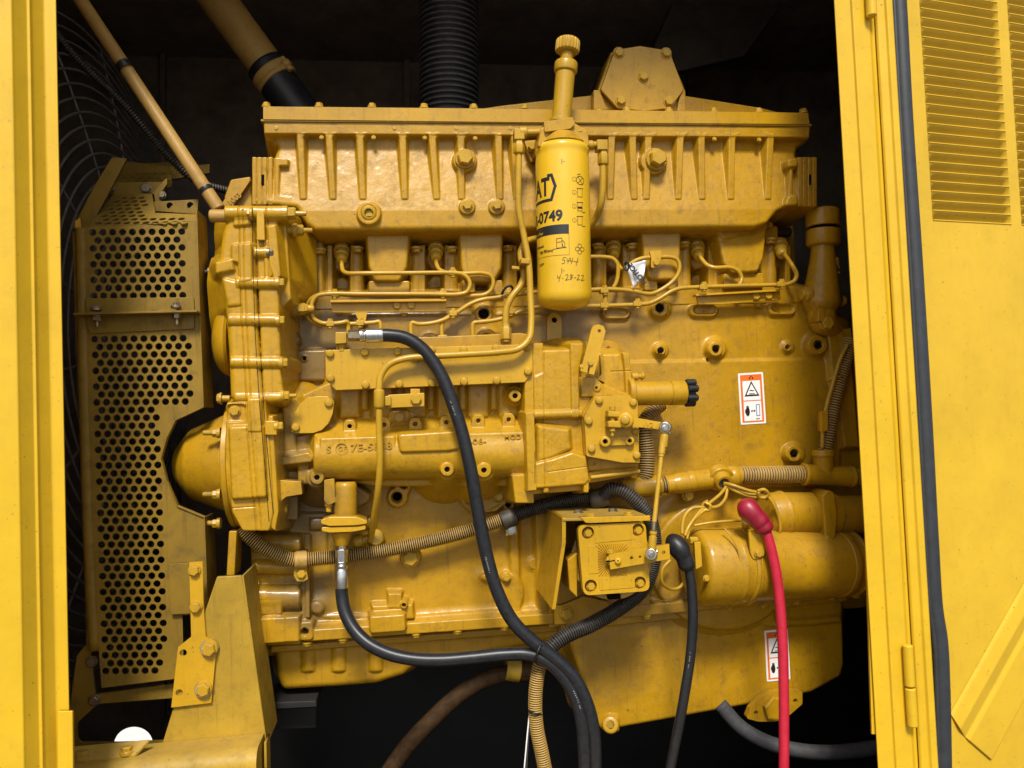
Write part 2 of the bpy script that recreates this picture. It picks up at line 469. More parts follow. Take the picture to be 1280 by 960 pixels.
# ------------------------------------------------------------------ materials
def nodes(name):
    m = bpy.data.materials.new(name); m.use_nodes = True; t = m.node_tree
    b = t.nodes['Principled BSDF']; return m, t, b
def paint(name, col, rough=0.38, dirt=0.35, dirtcol=(0.125, 0.068, 0.014), bump=0.25, cast=260.0, dust=0.0, chips=0.0, coat=0.15, var=0.16, stains=()):
    m, t, b = nodes(name); N = t.nodes.new; L = t.links.new
    geo = N('ShaderNodeNewGeometry')
    def noise(scale, det=5, ro=0.6):
        n = N('ShaderNodeTexNoise'); n.inputs['Scale'].default_value = scale; n.inputs['Detail'].default_value = det; n.inputs['Roughness'].default_value = ro
        L(geo.outputs['Position'], n.inputs['Vector']); return n.outputs['Fac']
    def ramp(f, a, c, va=0.0, vc=1.0):
        r = N('ShaderNodeMapRange'); r.inputs[1].default_value = a; r.inputs[2].default_value = c; r.inputs[3].default_value = va; r.inputs[4].default_value = vc
        L(f, r.inputs[0]); return r.outputs[0]
    def mix(f, a, c):
        x = N('ShaderNodeMix'); x.data_type = 'RGBA'
        if hasattr(f, 'node'): L(f, x.inputs[0])
        else: x.inputs[0].default_value = f
        for s, v in ((6, a), (7, c)):
            if hasattr(v, 'node'): L(v, x.inputs[s])
            else: x.inputs[s].default_value = (*v, 1)
        return x.outputs[2]
    big = noise(7, 6, 0.65); mid = noise(38, 5, 0.7); fine = noise(900, 2, 0.5)
    lo = tuple(c * (1 - var) for c in col); hi = tuple(min(1, c * (1 + var * .7)) for c in col)
    c = mix(ramp(big, 0.3, 0.7), lo, hi)
    c = mix(ramp(mid, 0.52, 0.78, 0, dirt), c, dirtcol)
    c = mix(ramp(noise(150, 6, .75), 0.60, 0.80, 0, dirt * 0.9), c, dirtcol)
    mp = N('ShaderNodeMapping'); mp.inputs['Scale'].default_value = (130, 130, 7); L(geo.outputs['Position'], mp.inputs['Vector'])
    sn = N('ShaderNodeTexNoise'); sn.inputs['Scale'].default_value = 1.0; sn.inputs['Detail'].default_value = 4; L(mp.outputs[0], sn.inputs['Vector'])
    c = mix(ramp(sn.outputs['Fac'], 0.58, 0.80, 0, dirt * 0.8), c, dirtcol)
    if dust > 0:
        sx = N('ShaderNodeSeparateXYZ'); L(geo.outputs['Normal'], sx.inputs[0])
        mm = N('ShaderNodeMath'); mm.operation = 'MULTIPLY'; L(ramp(sx.outputs[2], 0.35, 0.95, 0, dust), mm.inputs[0]); L(ramp(mid, 0.25, 0.6, 0.45, 1.0), mm.inputs[1])
        c = mix(mm.outputs[0], c, (0.27, 0.185, 0.085))
    big2 = noise(22, 5, .7)
    # grime patches that have settled at known places: (x, y, z, radius, strength)
    for sx_, sy_, sz_, sr_, sv_ in stains:
        dv = N('ShaderNodeVectorMath'); dv.operation = 'DISTANCE'; dv.inputs[1].default_value = (sx_, sy_, sz_); L(geo.outputs['Position'], dv.inputs[0])
        ad_ = N('ShaderNodeMath'); ad_.operation = 'MULTIPLY_ADD'; ad_.inputs[1].default_value = -1.1 * sr_; L(big2, ad_.inputs[0]); L(dv.outputs['Value'], ad_.inputs[2])
        c = mix(ramp(ad_.outputs[0], sr_ * .05, sr_ * .6, sv_, 0.0), c, (0.13, 0.085, 0.03))
    if chips > 0:
        c = mix(ramp(noise(120, 3, 0.8), 0.675, 0.69, 0, chips), c, (0.05, 0.035, 0.02))
    L(c, b.inputs['Base Color'])
    L(ramp(mid, 0.3, 0.75, rough - 0.07, rough + 0.2), b.inputs['Roughness'])
    b.inputs['Specular IOR Level'].default_value = 0.34
    b.inputs['Coat Weight'].default_value = coat; b.inputs['Coat Roughness'].default_value = 0.14
    if bump > 0:
        b1 = N('ShaderNodeBump'); b1.inputs['Strength'].default_value = bump; b1.inputs['Distance'].default_value = 0.0012
        a = N('ShaderNodeMath'); a.operation = 'ADD'; L(noise(cast, 4, 0.6), a.inputs[0])
        s = N('ShaderNodeMath'); s.operation = 'MULTIPLY'; s.inputs[1].default_value = 0.25; L(fine, s.inputs[0]); L(s.outputs[0], a.inputs[1])
        L(a.outputs[0], b1.inputs['Height']); L(b1.outputs[0], b.inputs['Normal'])
    return m
def plain(name, col, rough=0.5, metal=0.0, var=0.25, scale=60, bump=0.1, spec=0.5):
    m, t, b = nodes(name); N = t.nodes.new; L = t.links.new
    geo = N('ShaderNodeNewGeometry'); n = N('ShaderNodeTexNoise'); n.inputs['Scale'].default_value = scale; n.inputs['Detail'].default_value = 6; n.inputs['Roughness'].default_value = .7
    L(geo.outputs['Position'], n.inputs['Vector'])
    r = N('ShaderNodeMapRange'); r.inputs[1].default_value = .3; r.inputs[2].default_value = .7; r.inputs[3].default_value = 1 - var; r.inputs[4].default_value = 1 + var
    L(n.outputs[0], r.inputs[0])
    x = N('ShaderNodeVectorMath'); x.operation = 'SCALE'; x.inputs[0].default_value = col; L(r.outputs[0], x.inputs[3])
    L(x.outputs[0], b.inputs['Base Color'])
    b.inputs['Roughness'].default_value = rough; b.inputs['Metallic'].default_value = metal; b.inputs['Specular IOR Level'].default_value = spec
    if bump:
        q = N('ShaderNodeBump'); q.inputs['Strength'].default_value = bump; q.inputs['Distance'].default_value = .001
        L(n.outputs[0], q.inputs['Height']); L(q.outputs[0], b.inputs['Normal'])
    return m
YEL = (0.415, 0.221, 0.0045)
def stain_at(px, py, w, r, v): q = P(px, py, w); return (q.x, q.y, q.z, r, v)
STAINS = [stain_at(425, 440, 8, .15, .75), stain_at(400, 630, 30, .11, .8), stain_at(700, 405, 5, .10, .55), stain_at(385, 750, 20, .07, .7), stain_at(545, 408, 10, .10, .45), stain_at(352, 560, 80, .07, .6), stain_at(600, 620, 5, .10, .35), stain_at(770, 400, 5, .08, .4), stain_at(830, 750, 20, .12, .35), stain_at(760, 830, 5, .10, .3), stain_at(560, 520, 80, .06, .35)]
M_CAST = paint('cast_yellow_paint', YEL, 0.38, 0.62, bump=0.30, dust=0.12, chips=0.9, coat=0.25, stains=STAINS)
M_ENG = paint('engine_yellow_paint', (0.450, 0.243, 0.0055), 0.33, 0.50, bump=0.18, dust=0.12, chips=0.8, coat=0.25, stains=STAINS[1:6:4])
M_PLATE = paint('smooth_yellow_paint', (0.510, 0.284, 0.0080), 0.36, 0.30, bump=0.10, dust=0.12, chips=0.8, coat=0.25)
M_DIRTY = paint('grimy_yellow_paint', (0.370, 0.228, 0.0189), 0.5, 0.5, bump=0.2, dust=0.3, chips=0.8, coat=0.0, var=0.3)
M_GUARD = paint('dusty_guard_paint', (0.232, 0.139, 0.0112), 0.5, 0.75, dirtcol=(0.085, 0.050, 0.014), bump=0.1, dust=0.2, chips=0.4, coat=0.0, var=0.25)
M_FRAME = paint('enclosure_yellow_paint', (0.640, 0.395, 0.0160), 0.36, 0.10, bump=0.06, cast=60, chips=0.5, coat=0.15, var=0.10)
M_DOOR = paint('door_yellow_paint', (0.630, 0.390, 0.0220), 0.42, 0.10, bump=0.06, cast=60, chips=0.6, coat=0.1, var=0.10)
M_FILT = paint('filter_yellow_enamel', (0.68, 0.405, 0.014), 0.28, 0.10, bump=0.0, dust=0.2, coat=0.4, var=0.06)
M_PIPE = paint('tan_pipe_paint', (0.396, 0.232, 0.0559), 0.45, 0.45, bump=0.15, dust=0.3, coat=0.0)
M_BOLT = paint('bolt_yellow_paint', (0.456, 0.262, 0.0138), 0.33, 0.30, bump=0.0, chips=0.7, dust=.3)
M_TUBE = paint('tube_yellow_paint', (0.456, 0.262, 0.0138), 0.32, 0.28, bump=0.0, chips=0.8, dust=.3)
M_LOOM = paint('overpainted_loom', (0.42, 0.25, 0.055), 0.5, 0.6, dirtcol=(0.05, 0.04, 0.025), bump=0.0, dust=.3, coat=0)
M_LOOMD = plain('dusty_black_loom', (0.045, 0.036, 0.024), 0.55, var=0.6)
M_BLACK = plain('black_rubber', (0.014, 0.014, 0.015), 0.40, var=0.4, spec=0.35)
M_DUCT = plain('dusty_duct_rubber', (0.075, 0.070, 0.066), 0.5, var=0.4)
M_PIT = plain('black_hole', (0.006, 0.005, 0.004), 0.9, var=0.1, bump=0, spec=0.05)  # near-black colour stands in for the shade inside holes, slots and grooves
M_HOSE = plain('hose_rubber', (0.014, 0.015, 0.018), 0.36, var=0.5, scale=120, spec=0.35)
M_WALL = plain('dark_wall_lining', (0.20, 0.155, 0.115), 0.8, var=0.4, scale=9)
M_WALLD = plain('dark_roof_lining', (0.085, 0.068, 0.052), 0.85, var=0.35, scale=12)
M_FLOOR = plain('oily_floor_and_screen', (0.010, 0.009, 0.008), 0.7, var=0.4, scale=9)
M_STEEL = plain('zinc_steel', (0.62, 0.62, 0.60), 0.28, 1.0, var=0.25, scale=160)
M_DSTEEL = plain('dull_steel', (0.27, 0.22, 0.14), 0.5, 1.0, var=0.35, scale=160)
M_WIRE = plain('black_wire', (0.17, 0.16, 0.145), 0.5, var=0.3)
M_RED = plain('red_rubber', (0.47, 0.016, 0.040), 0.38, var=0.15)
M_REDB = plain('dark_red_boot', (0.25, 0.007, 0.024), 0.40, var=0.2)
M_SEAL = plain('seal_rubber', (0.026, 0.030, 0.036), 0.5, var=0.25, scale=40)
M_INK = plain('black_print', (0.012, 0.012, 0.013), 0.45, var=0.05, bump=0)
M_WHITE = plain('white_sticker', (0.80, 0.79, 0.76), 0.4, var=0.05, bump=0)
M_ORANGE = plain('orange_print', (0.72, 0.15, 0.02), 0.4, var=0.08, bump=0)
M_BLUE = plain('blue_print', (0.10, 0.20, 0.42), 0.4, var=0.05, bump=0)
M_TAG = plain('foil_tag', (0.72, 0.72, 0.72), 0.3, 0.3, var=0.15)
M_ASPH = plain('worn_asphalt', (0.10, 0.098, 0.095), 0.9, var=0.25, scale=3)
M_CONC = plain('pale_concrete', (0.62, 0.61, 0.58), 0.9, var=0.15, scale=3)
M_BROWN = plain('brown_hose', (0.040, 0.021, 0.008), 0.7, var=0.5, spec=0.12)
M_GREY = plain('grey_hose', (0.05, 0.05, 0.052), 0.6, var=0.3, spec=0.2)
M_GREASE = plain('black_sealant', (0.03, 0.022, 0.015), 0.35, var=0.6)
M_PRINT = plain('pale_hose_print', (0.30, 0.30, 0.28), 0.6, var=0.4, bump=0)
# ==================================================================== the setting
def quadmesh(pts): return mesh_of(pts, [tuple(range(len(pts)))])
GZ = -3.0
put('ground', quadmesh([(-400, -400, GZ), (400, -400, GZ), (400, 400, GZ), (-400, 400, GZ)]), M_ASPH, kind='structure', smooth=False)
put('concrete_apron', quadmesh([(-14, 1.3, GZ + .004), (14, 1.3, GZ + .004), (14, 16, GZ + .004), (-14, 16, GZ + .004)]), M_CONC, kind='structure', smooth=False)
def slab(name, x0, x1, y0, y1, z0, z1, mat, **kw):
    bm = bmesh.new(); bmesh.ops.create_cube(bm, size=1)
    for v in bm.verts: v.co = Vector(((x0 + x1) / 2 + v.co.x * (x1 - x0), (y0 + y1) / 2 + v.co.y * (y1 - y0), (z0 + z1) / 2 + v.co.z * (z1 - z0)))
    return put(name, from_bm(bm), mat, smooth=False, **kw)
XL, XR, YB, ZT, ZB = -2.3, 2.3, 1.05, 1.22, -1.12
slab('enclosure_floor', XL, XR, -0.29, YB, ZB - .08, ZB, M_FLOOR, kind='structure')
slab('enclosure_roof', XL, XR, -0.34, YB, ZT, ZT + .06, M_WALL, kind='structure')
slab('enclosure_side_wall', XL - .05, XL, -0.30, YB, ZB, ZT, M_WALL, kind='structure')
slab('enclosure_side_wall', XR, XR + .05, -0.30, YB, ZB, ZT, M_WALL, kind='structure')
slab('enclosure_front_wall', XL, -0.985, -0.345, -0.300, ZB, ZT, M_FRAME, kind='structure')
slab('enclosure_front_wall', 0.80, XR, -0.205, -0.165, ZB, ZT, M_FRAME, kind='structure')
slab('added_shade_lintel', -0.98, 0.77, -0.395, -0.300, 1.12, ZT + .06, M_FRAME, kind='structure')  # unseen lintel, added to hold sky light off the upper engine
slab('added_shade_sill', -0.98, 0.77, -0.395, -0.300, ZB - .08, -0.83, M_FRAME, kind='structure')  # unseen sill, added to keep low light from the engine's underside
slab('added_dark_screen', -0.72, XR, 0.46, 0.54, ZB, -0.46, M_FLOOR, kind='structure')  # added screen: its black colour stands in for shade low behind the engine
# back wall with the round holes that let the daylight through
bw = Plane((0, YB, 0), (1, 0, 0), (0, 0, 1))
def wp(x, z):
    q = Vector((x, YB, z)) - CAMLOC; c = CAMROT.transposed() @ q
    return (640 + FPX * c.x / -c.z, 480 - FPX * c.y / -c.z)
bwall = sheet('enclosure_back_wall', [wp(XL, ZB), wp(XR, ZB), wp(XR, ZT), wp(XL, ZT)],
      [(166, 933, 24 * mpp(166, 933, -1050) * 1000), (696, 41, 5.5), (683, 72, 3.0), (655, 925, 3.0)], 12, M_WALL, None, bw, hn=40, kind='structure')
for px0, px1, name in ((200, 206, 'wall_seam'), (505, 512, 'wall_seam'), (860, 867, 'wall_seam')):
    plate(name, [(px0, -60), (px1, -60), (px1, 900), (px0, 900)], -1030, -1049, M_WALL, bwall, bev=1)
# roof beam and slanted duct panel under the roof
plate('roof_beam', [(400, -60), (1100, -60), (1100, 22), (400, 34)], -820, -1000, M_WALL, bwall, bev=3)
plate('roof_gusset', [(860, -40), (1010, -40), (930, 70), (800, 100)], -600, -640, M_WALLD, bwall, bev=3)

# ==================================================================== left door post
def vstrip(name, prof, mat, parent, bev=2.0, ztop=1.2, zbot=-1.3):
    """upright folded sheet: prof = [(px at photo mid height, w)] an open line in plan, 4 mm thick"""
    pts = [P(px, 480, w) for px, w in prof]
    pl = [(p.x, p.y) for p in pts]
    bm = bmesh.new(); n = len(pl)
    # thickness by offsetting away from the viewer
    nor = []
    for i in range(n):
        a = Vector(pl[max(i - 1, 0)]); b = Vector(pl[min(i + 1, n - 1)]); d = (b - a).normalized(); nor.append(Vector((-d.y, d.x)))
    back = [Vector(p) + q * 0.004 for p, q in zip(pl, nor)]
    loop = [Vector(p) for p in pl] + list(reversed(back))
    lo = [bm.verts.new((p.x, p.y, zbot)) for p in loop]; hi = [bm.verts.new((p.x, p.y, ztop)) for p in loop]
    k = len(loop)
    for i in range(k): bm.faces.new((lo[i], lo[(i + 1) % k], hi[(i + 1) % k], hi[i]))
    for i in range(n - 1):
        bm.faces.new((hi[i], hi[i + 1], hi[k - 2 - i], hi[k - 1 - i])); bm.faces.new((lo[i + 1], lo[i], lo[k - 1 - i], lo[k - 2 - i]))
    bmesh.ops.recalc_face_normals(bm, faces=bm.faces[:])
    if bev:
        es = [e for e in bm.edges if abs(e.verts[0].co.z - e.verts[1].co.z) > .5 and len(e.link_faces) == 2 and e.link_faces[0].normal.angle(e.link_faces[1].normal, 0) > .25]
        bmesh.ops.bevel(bm, geom=es, offset=bev / 1000, segments=3, profile=.5, affect='EDGES', clamp_overlap=True)
    return put(name, from_bm(bm), mat, parent, wn=True)
lp = thing('door_post', P(40, 960, 380), 'folded bright yellow sheet metal post along the left edge of the opening', 'post')
vstrip('post_web', [(-130, 430), (-60, 440), (22.0, 430), (26, 424), (42, 405), (45, 406), (48, 399), (63, 380), (67, 379), (79, 379), (79.4, 355)], M_FRAME, lp, 2.5)
plate('lip_patch', [(72, 889), (90.5, 889), (91.5, 1010), (72, 1010)], 396, 390, M_FRAME, lp, bev=1)

# ==================================================================== right post, hinges, seal
rp = thing('hinge_post', P(1100, 960, 350), 'ridged yellow hinge post at the right edge of the opening beside the open louvred door', 'post')
vstrip('post_web', [(1069.5, 330), (1070, 352), (1090, 355), (1093, 361), (1113, 362), (1116, 356), (1120, 356)], M_FRAME, rp, 2)
vstrip('outer_lip', [(1120.2, 358), (1124, 364), (1133, 366), (1137, 372), (1144, 372), (1145, 340)], M_FRAME, rp, 2)
plate('lip_patch', [(1083, 690), (1098, 690), (1099, 868), (1094, 868), (1097, 918), (1090, 918)], 345, 340, M_FRAME, rp, bev=.6)
def hinge(x0, y0, x1, y1, r):
    a = P(x0, y0, 372); b = P(x1, y1, 372); R = r * mpp(x0, y0, 372)
    L = (b - a).length
    return lathe('hinge_barrel', a, b, soft([(0, 0), (0, R), (1, R), (1, 0)], .002, L), M_FRAME, rp, sides=24)
hinge(1087, -40, 1089.5, 21, 6.3); hinge(1134.5, 806, 1137.5, 858, 6.0); hinge(1137.8, 860, 1141, 908, 6.2)

# door leaf --------------------------------------------------------
DA = rad(10.6)
DPL = Plane(P(1150, 400, 334), (math.cos(DA), math.sin(DA), 0), (0, 0, 1))
door = thing('louvred_door', P(1200, 960, 345), 'open yellow sheet metal door with two columns of louvres and a diagonal brace', 'door')
XE = (1380, 1420)
lou = []
# louvre rows measured on the photo: left/right ends and the lip at the bottom of each
rows = 24
holes = []; LV = []
for c, (xt0, xt1, xb0, xb1) in enumerate(((1149, 1246, 1166, 1265), (1260, 1356, 1276, 1374))):
    for k in range(-2, 23):
        f = k / 22.0
        x0 = xt0 + (xb0 - xt0) * f; x1 = xt1 + (xb1 - xt1) * f
        slope = 0.082 - 0.07 * f
        yb = 9 + 12.05 * k + (slope * 96 if c else 0)
        a = DPL.at(x0, yb); b = DPL.at(x1, yb)
        zb = (a[1] + b[1]) / 2 if False else a[1]
        LV.append((a[0], b[0], zb))
zs = {}
pitch = (LV[2][2] - LV[22][2]) / 20.0
z0 = LV[2][2]
LV2 = []
for c in range(2):
    for k in range(25):
        u0, u1, _ = LV[c * 25 + k]
        LV2.append((LV[c * 25 + 12][0], LV[c * 25 + 12][1], z0 - (k - 2) * pitch))
gap = pitch * 0.80
hol2 = [[(u0, z), (u1, z), (u1, z + gap), (u0, z + gap)] for u0, u1, z in LV2]
c1 = DPL.at(1100, -120); c2 = DPL.at(1400, 1080)
wl_ = LV2[0][1] - LV2[0][0]
LV2 = [(u0, u0 + wl_, z) for u0, u1, z in LV2]
us = [(LV2[0][0], LV2[0][1]), (LV2[25][0], LV2[25][1])]
zz = sorted({round(z, 5) for _, _, z in LV2}); bands = []
lo_ = c2[1]
for z in zz: bands.append((lo_, z, False)); bands.append((z, z + gap, True)); lo_ = z + gap
bands.append((lo_, c1[1], False))
xs_ = [c1[0], us[0][0], us[0][1], us[1][0], us[1][1], 0.62]
bm = bmesh.new()
for za, zb, hol in bands:
    for i in range(5):
        if hol and i in (1, 3): continue
        bm.faces.new([bm.verts.new(DPL.w(u, z, 0)) for u, z in ((xs_[i], za), (xs_[i + 1], za), (xs_[i + 1], zb), (xs_[i], zb))])
bmesh.ops.remove_doubles(bm, verts=bm.verts[:], dist=1e-5)
r = bmesh.ops.extrude_face_region(bm, geom=bm.faces[:], use_keep_orig=True)
for g in r['geom']:
    if isinstance(g, bmesh.types.BMVert): g.co -= DPL.n * .002
bmesh.ops.recalc_face_normals(bm, faces=bm.faces[:])
put('door_panel', from_bm(bm), M_DOOR, door, smooth=False)
# one louvre: flush along its top, sloping away behind the panel, rounded cheeks, lip below
def louvre_me(w, g):
    bm = bmesh.new(); D = .0105; n = 7; V = []
    for i in range(n + 1):
        t = i / n; row = []
        h = -D * (math.sin(t * math.pi / 2) ** 1.2); z = g * (1 - t) - .0004
        for x in (-w / 2, -w / 2 + .006, -w / 2 + .012, w / 2 - .012, w / 2 - .006, w / 2):
            e = min(1.0, (w / 2 - abs(x)) / .012); row.append(bm.verts.new((x, z, h * math.sin(e * math.pi / 2))))
        V.append(row)
    for i in range(n):
        for j in range(5): bm.faces.new((V[i][j], V[i + 1][j], V[i + 1][j + 1], V[i][j + 1]))
    # rolled lip under the slot
    L = []
    for k in range(7):
        a = math.pi * k / 6 - math.pi / 2
        L.append([bm.verts.new((x, -.0012 + .0016 * math.sin(a), -.0002 + .0018 * math.cos(a))) for x in (-w / 2 + .001, w / 2 - .001)])
    for k in range(6): bm.faces.new((L[k][0], L[k][1], L[k + 1][1], L[k + 1][0]))
    bmesh.ops.recalc_face_normals(bm, faces=bm.faces[:])
    me = from_bm(bm, 'louvre'); me.materials.append(M_DOOR); me.shade_smooth()
    return me
lme = louvre_me(LV2[12][1] - LV2[12][0], gap)
Rm = Matrix((DPL.u, DPL.v, DPL.n)).transposed().to_euler()
for u0, u1, z in LV2:
    o = bpy.data.objects.new('louvre', lme); COL.objects.link(o); o.parent = door
    o.location = DPL.w((u0 + u1) / 2, z) - WLOC[door.name]; o.rotation_euler = Rm
# diagonal brace: a folded hat strip
def on(px, py, h): q = DPL.at(px, py); return DPL.w(q[0], q[1], h)
bm = bmesh.new()
A0 = [(1187, 892, .001), (1188.5, 896, .004), (1196, 910, .008), (1205, 921, .002), (1209, 925, .005), (1237, 949, .005), (1238, 950, .001)]
dirv = on(1290, 716, 0) - on(1190, 893, 0)
r0 = [on(*a) for a in A0]
V0 = [bm.verts.new(p) for p in r0]; V1 = [bm.verts.new(p + dirv * 1.7) for p in r0]
for i in range(6): bm.faces.new((V0[i], V0[i + 1], V1[i + 1], V1[i]))
bm.faces.new(V0[::-1])
bmesh.ops.recalc_face_normals(bm, faces=bm.faces[:])
bmesh.ops.bevel(bm, geom=[e for e in bm.edges if len(e.link_faces) == 2], offset=.0025, segments=3, affect='EDGES', profile=.5)
put('diagonal_brace', from_bm(bm), M_DOOR, door, wn=True)
# rubber seal down the hinge side
sp = [(1119, -60, 352), (1124, 20, 352), (1131, 150, 352), (1143, 330, 352), (1155, 530, 352), (1163, 680, 352), (1168, 760, 352), (1174, 800, 353), (1177, 860, 353), (1179, 960, 352), (1181, 1040, 352)]
path = smooth_path([P(*p) for p in sp], .012)
sd = sweep(path, 0.0152, 14)
seal = put('rubber_seal', from_bm(sd), M_SEAL, door)
path2 = [p + Vector((-.0125, -.004, 0)) for p in path]
put('seal_lip', from_bm(sweep(path2, .0048, 10)), M_SEAL, seal)
# ==================================================================== the engine
eng = thing('diesel_engine', P(700, 900, -100), 'large yellow six cylinder diesel engine filling the enclosure opening', 'engine')
def ax(px0, py0, w0, px1, py1, w1): return P(px0, py0, w0), P(px1, py1, w1)
def turned(name, a, b, prof_px, mat, parent, sides=40, e=.0015, **kw):
    """lathe between photo points a, b (px, py, w); radii in photo pixels at a's depth"""
    A, B = P(*a), P(*b); k = mpp(*a); L = (B - A).length
    return lathe(name, A, B, soft([(f, r * k) for f, r in prof_px], e, L), mat, parent, sides=sides, **kw)

# ---- cylinder block ------------------------------------------------
R = Relief((296, 372, 1095, 815), 0, 2.0)
R.poly([(352, 378), (1010, 376), (1064, 425), (1078, 560), (1090, 745), (700, 779), (318, 806), (316, 690), (330, 640), (352, 600)], 0, r=6)
R.poly([(690, 452), (1030, 447), (1052, 470), (1052, 610), (690, 615)], 7, r=8, draft=2.2, k=4)
R.poly([(352, 388), (372, 388), (372, 640), (352, 640)], 20)
R.poly([(440, 395), (690, 393), (690, 436), (440, 440)], 10, r=5, draft=1.2)
R.poly([(362, 438), (408, 436), (408, 476), (362, 476)], 12, r=5, draft=.4)
R.line([(362, 437), (690, 432)], -2.5, 3)
R.poly([(1030, 380), (1064, 425), (1076, 560), (1056, 560), (1040, 470)], 22, r=8, draft=.6)
# lower right half: flywheel end bulge
R.poly(ell(905, 705, 92, 84, 48), 26, r=10, draft=1.2, k=10)
R.poly([(1066, 640), (1088, 640), (1092, 742), (1066, 742)], -4, r=6)
R.boss(1072, 664, 11, 22, 5)
# pan rail
R.poly([(318, 792), (700, 766), (1092, 729), (1092, 744), (700, 780), (318, 807)], 34, r=2.5, k=6)
R.poly([(318, 784), (700, 757), (1092, 720), (1092, 733), (700, 768), (318, 795)], 12, r=8, draft=1.0, k=10)
# front end of the block: stacked steps
R.poly([(312, 668), (377, 668), (378, 806), (318, 808)], 18, r=4)
R.hcyl(318, 377, 678, 12, 18, 680); R.hcyl(318, 377, 708, 9, 20, 710); R.hcyl(318, 377, 745, 15, 18, 746)
R.poly([(310, 752), (352, 750), (352, 768), (310, 770)], 42, r=3)
R.poly([(312, 774), (356, 772), (356, 803), (314, 806)], 56, r=2); R.poly([(340, 772), (374, 771), (374, 802), (340, 804)], 54, r=2)
R.line([(378, 660), (379, 804)], -9, 3.5)
R.poly([(380, 668), (388, 668), (389, 800), (381, 801)], 14, r=3, draft=.4)
R.poly([(377, 722), (387, 722), (387, 785), (377, 785)], 26, r=3); R.poly([(373, 778), (391, 777), (391, 800), (373, 801)], 40, r=2, cr=4)
R.cut(ell(381, 790, 4, n=16), 8, r=.3, k=.5, draft=.04, wd=40)
# lumps along the rail
for x, y, rx, ry, h in ((396, 760, 10, 9, 16), (432, 771, 30, 5, 6), (640, 742, 16, 26, 12), (608, 722, 8, 6, 14), (740, 742, 40, 10, 10), (840, 742, 30, 8, 10)):
    R.poly(ell(x, y, rx, ry), h, r=9, draft=1.6, k=10)
R.poly([(485, 742), (502, 742), (502, 760), (485, 760)], 30, r=2); R.poly([(464, 757), (516, 755), (518, 774), (466, 776)], 28, r=5)
R.poly([(462, 771), (506, 768), (507, 789), (463, 792)], 56, r=2, cr=3)
R.boss(505, 757, 4, 40, 2)
# rib at the pump end and oil level boss
R.poly([(636, 640), (648, 640), (652, 770), (640, 771)], 12, r=6, draft=.7)
R.poly([(668, 640), (684, 640), (690, 766), (674, 768)], 16, r=6, draft=.7)
R.boss(513, 695, 12.5, 20); R.boss(633, 722, 7, 14)
# bosses on the upper face
for x, y, rr, h, hole in ((605, 392, 11, 14, 6), (537, 426, 10, 22, 5), (608, 422, 12, 20, 5), (825, 385, 11, 14, 5), (826, 438, 6.5, 14, 3), (895, 436, 9.5, 24, 4), (985, 434, 5, 10, 2.4), (1023, 431, 12, 26, 5), (993, 567, 10.5, 28, 4.5), (884, 449, 0.1, 8, 0), (380, 448, 4, 16, 2), (668, 705, 7, 6, 0)):
    R.poly(ell(x, y, rr + 4), h * .45, r=6, draft=1.0, k=5); R.boss(x, y, rr, h, hole)
for x, y in ((770, 391), (880, 388), (978, 386)):
    R.poly(slot_poly((x - 10, y), (x + 10, y), 8), 10, r=5, draft=.5); R.cut(slot_poly((x - 9, y), (x + 9, y), 4.5), 3, r=3, draft=.5, k=3)
R.boss(368, 425, 6, 24, 0); R.boss(884, 450, 2, 1, 1.3)
# oil passage castings under the pump
R.poly(slot_poly((505, 606), (497, 622), 9.5), 22, r=3); R.poly(ell(497, 622, 12.5), 22, r=3, k=2)
R.cut(ell(505, 606, 4, n=16), -20, r=.5, k=.5, draft=.05, wd=22); R.cut(ell(496, 622, 6, n=20), -20, r=.5, k=.5, draft=.05, wd=22)
R.poly([(570, 598), (640, 598), (640, 622), (620, 640), (600, 640), (585, 622)], 18, r=6, draft=.4)
R.line([(556, 612), (574, 617), (582, 632), (598, 645), (622, 636), (636, 624)], 8, 7)
R.boss(556, 603, 7.5, 22, 4); R.boss(575, 600, 7, 26); R.boss(624, 620, 7.5, 24, 0); R.boss(636, 631, 6.5, 24, 3.5)
R.poly([(446, 608), (462, 618), (461, 626), (444, 636), (430, 634), (430, 610)], 40, r=3, cr=3)
R.poly([(360, 640), (410, 640), (410, 700), (360, 690)], 6, r=8, draft=1)
R.hcyl(388, 470, 655, 8, 2, 652, flat=.8, k=10)
R.rough(.22, 30); R.rough(.06, 7)
block = R.build('cylinder_block', M_CAST, eng)
RB = R
bolts([(513, 697, 10), (633, 722, 4.5), (624, 621, 5)], 20, 6, M_BOLT, block)
for x, y in ((895, 436), (993, 567), (1023, 431), (826, 438)):
    turned('boss_hole_shade', (x, y, 29), (x, y, 20), [(0, 0), (0, 2.6), (.2, 3.4), (1, 3.6), (1, 0)], M_PIT, block, sides=16, e=.0002)  # black disc painted as the dark of the boss hole's shade
turned('passage_hole_shade', (497, 622, -10), (497, 622, -19), [(0, 0), (0, 6), (1, 6), (1, 0)], M_PIT, block, sides=20, e=.0002)  # black discs stand in for the shade down the passage holes
turned('passage_hole_shade', (505, 606, -10), (505, 606, -19), [(0, 0), (0, 4), (1, 4), (1, 0)], M_PIT, block, sides=16, e=.0002)
for x, y, q in ((605, 392, 5.5), (537, 426, 4), (608, 422, 4.5), (825, 385, 4.6), (381, 790, 3.6), (556, 603, 4.2), (636, 631, 3.6)):
    turned('thread_hole', (x, y, 11), (x, y, -6), [(0, 0), (0, q * .98), (1, q * .98), (1, 0)], M_PIT, block, sides=16, e=.0001)
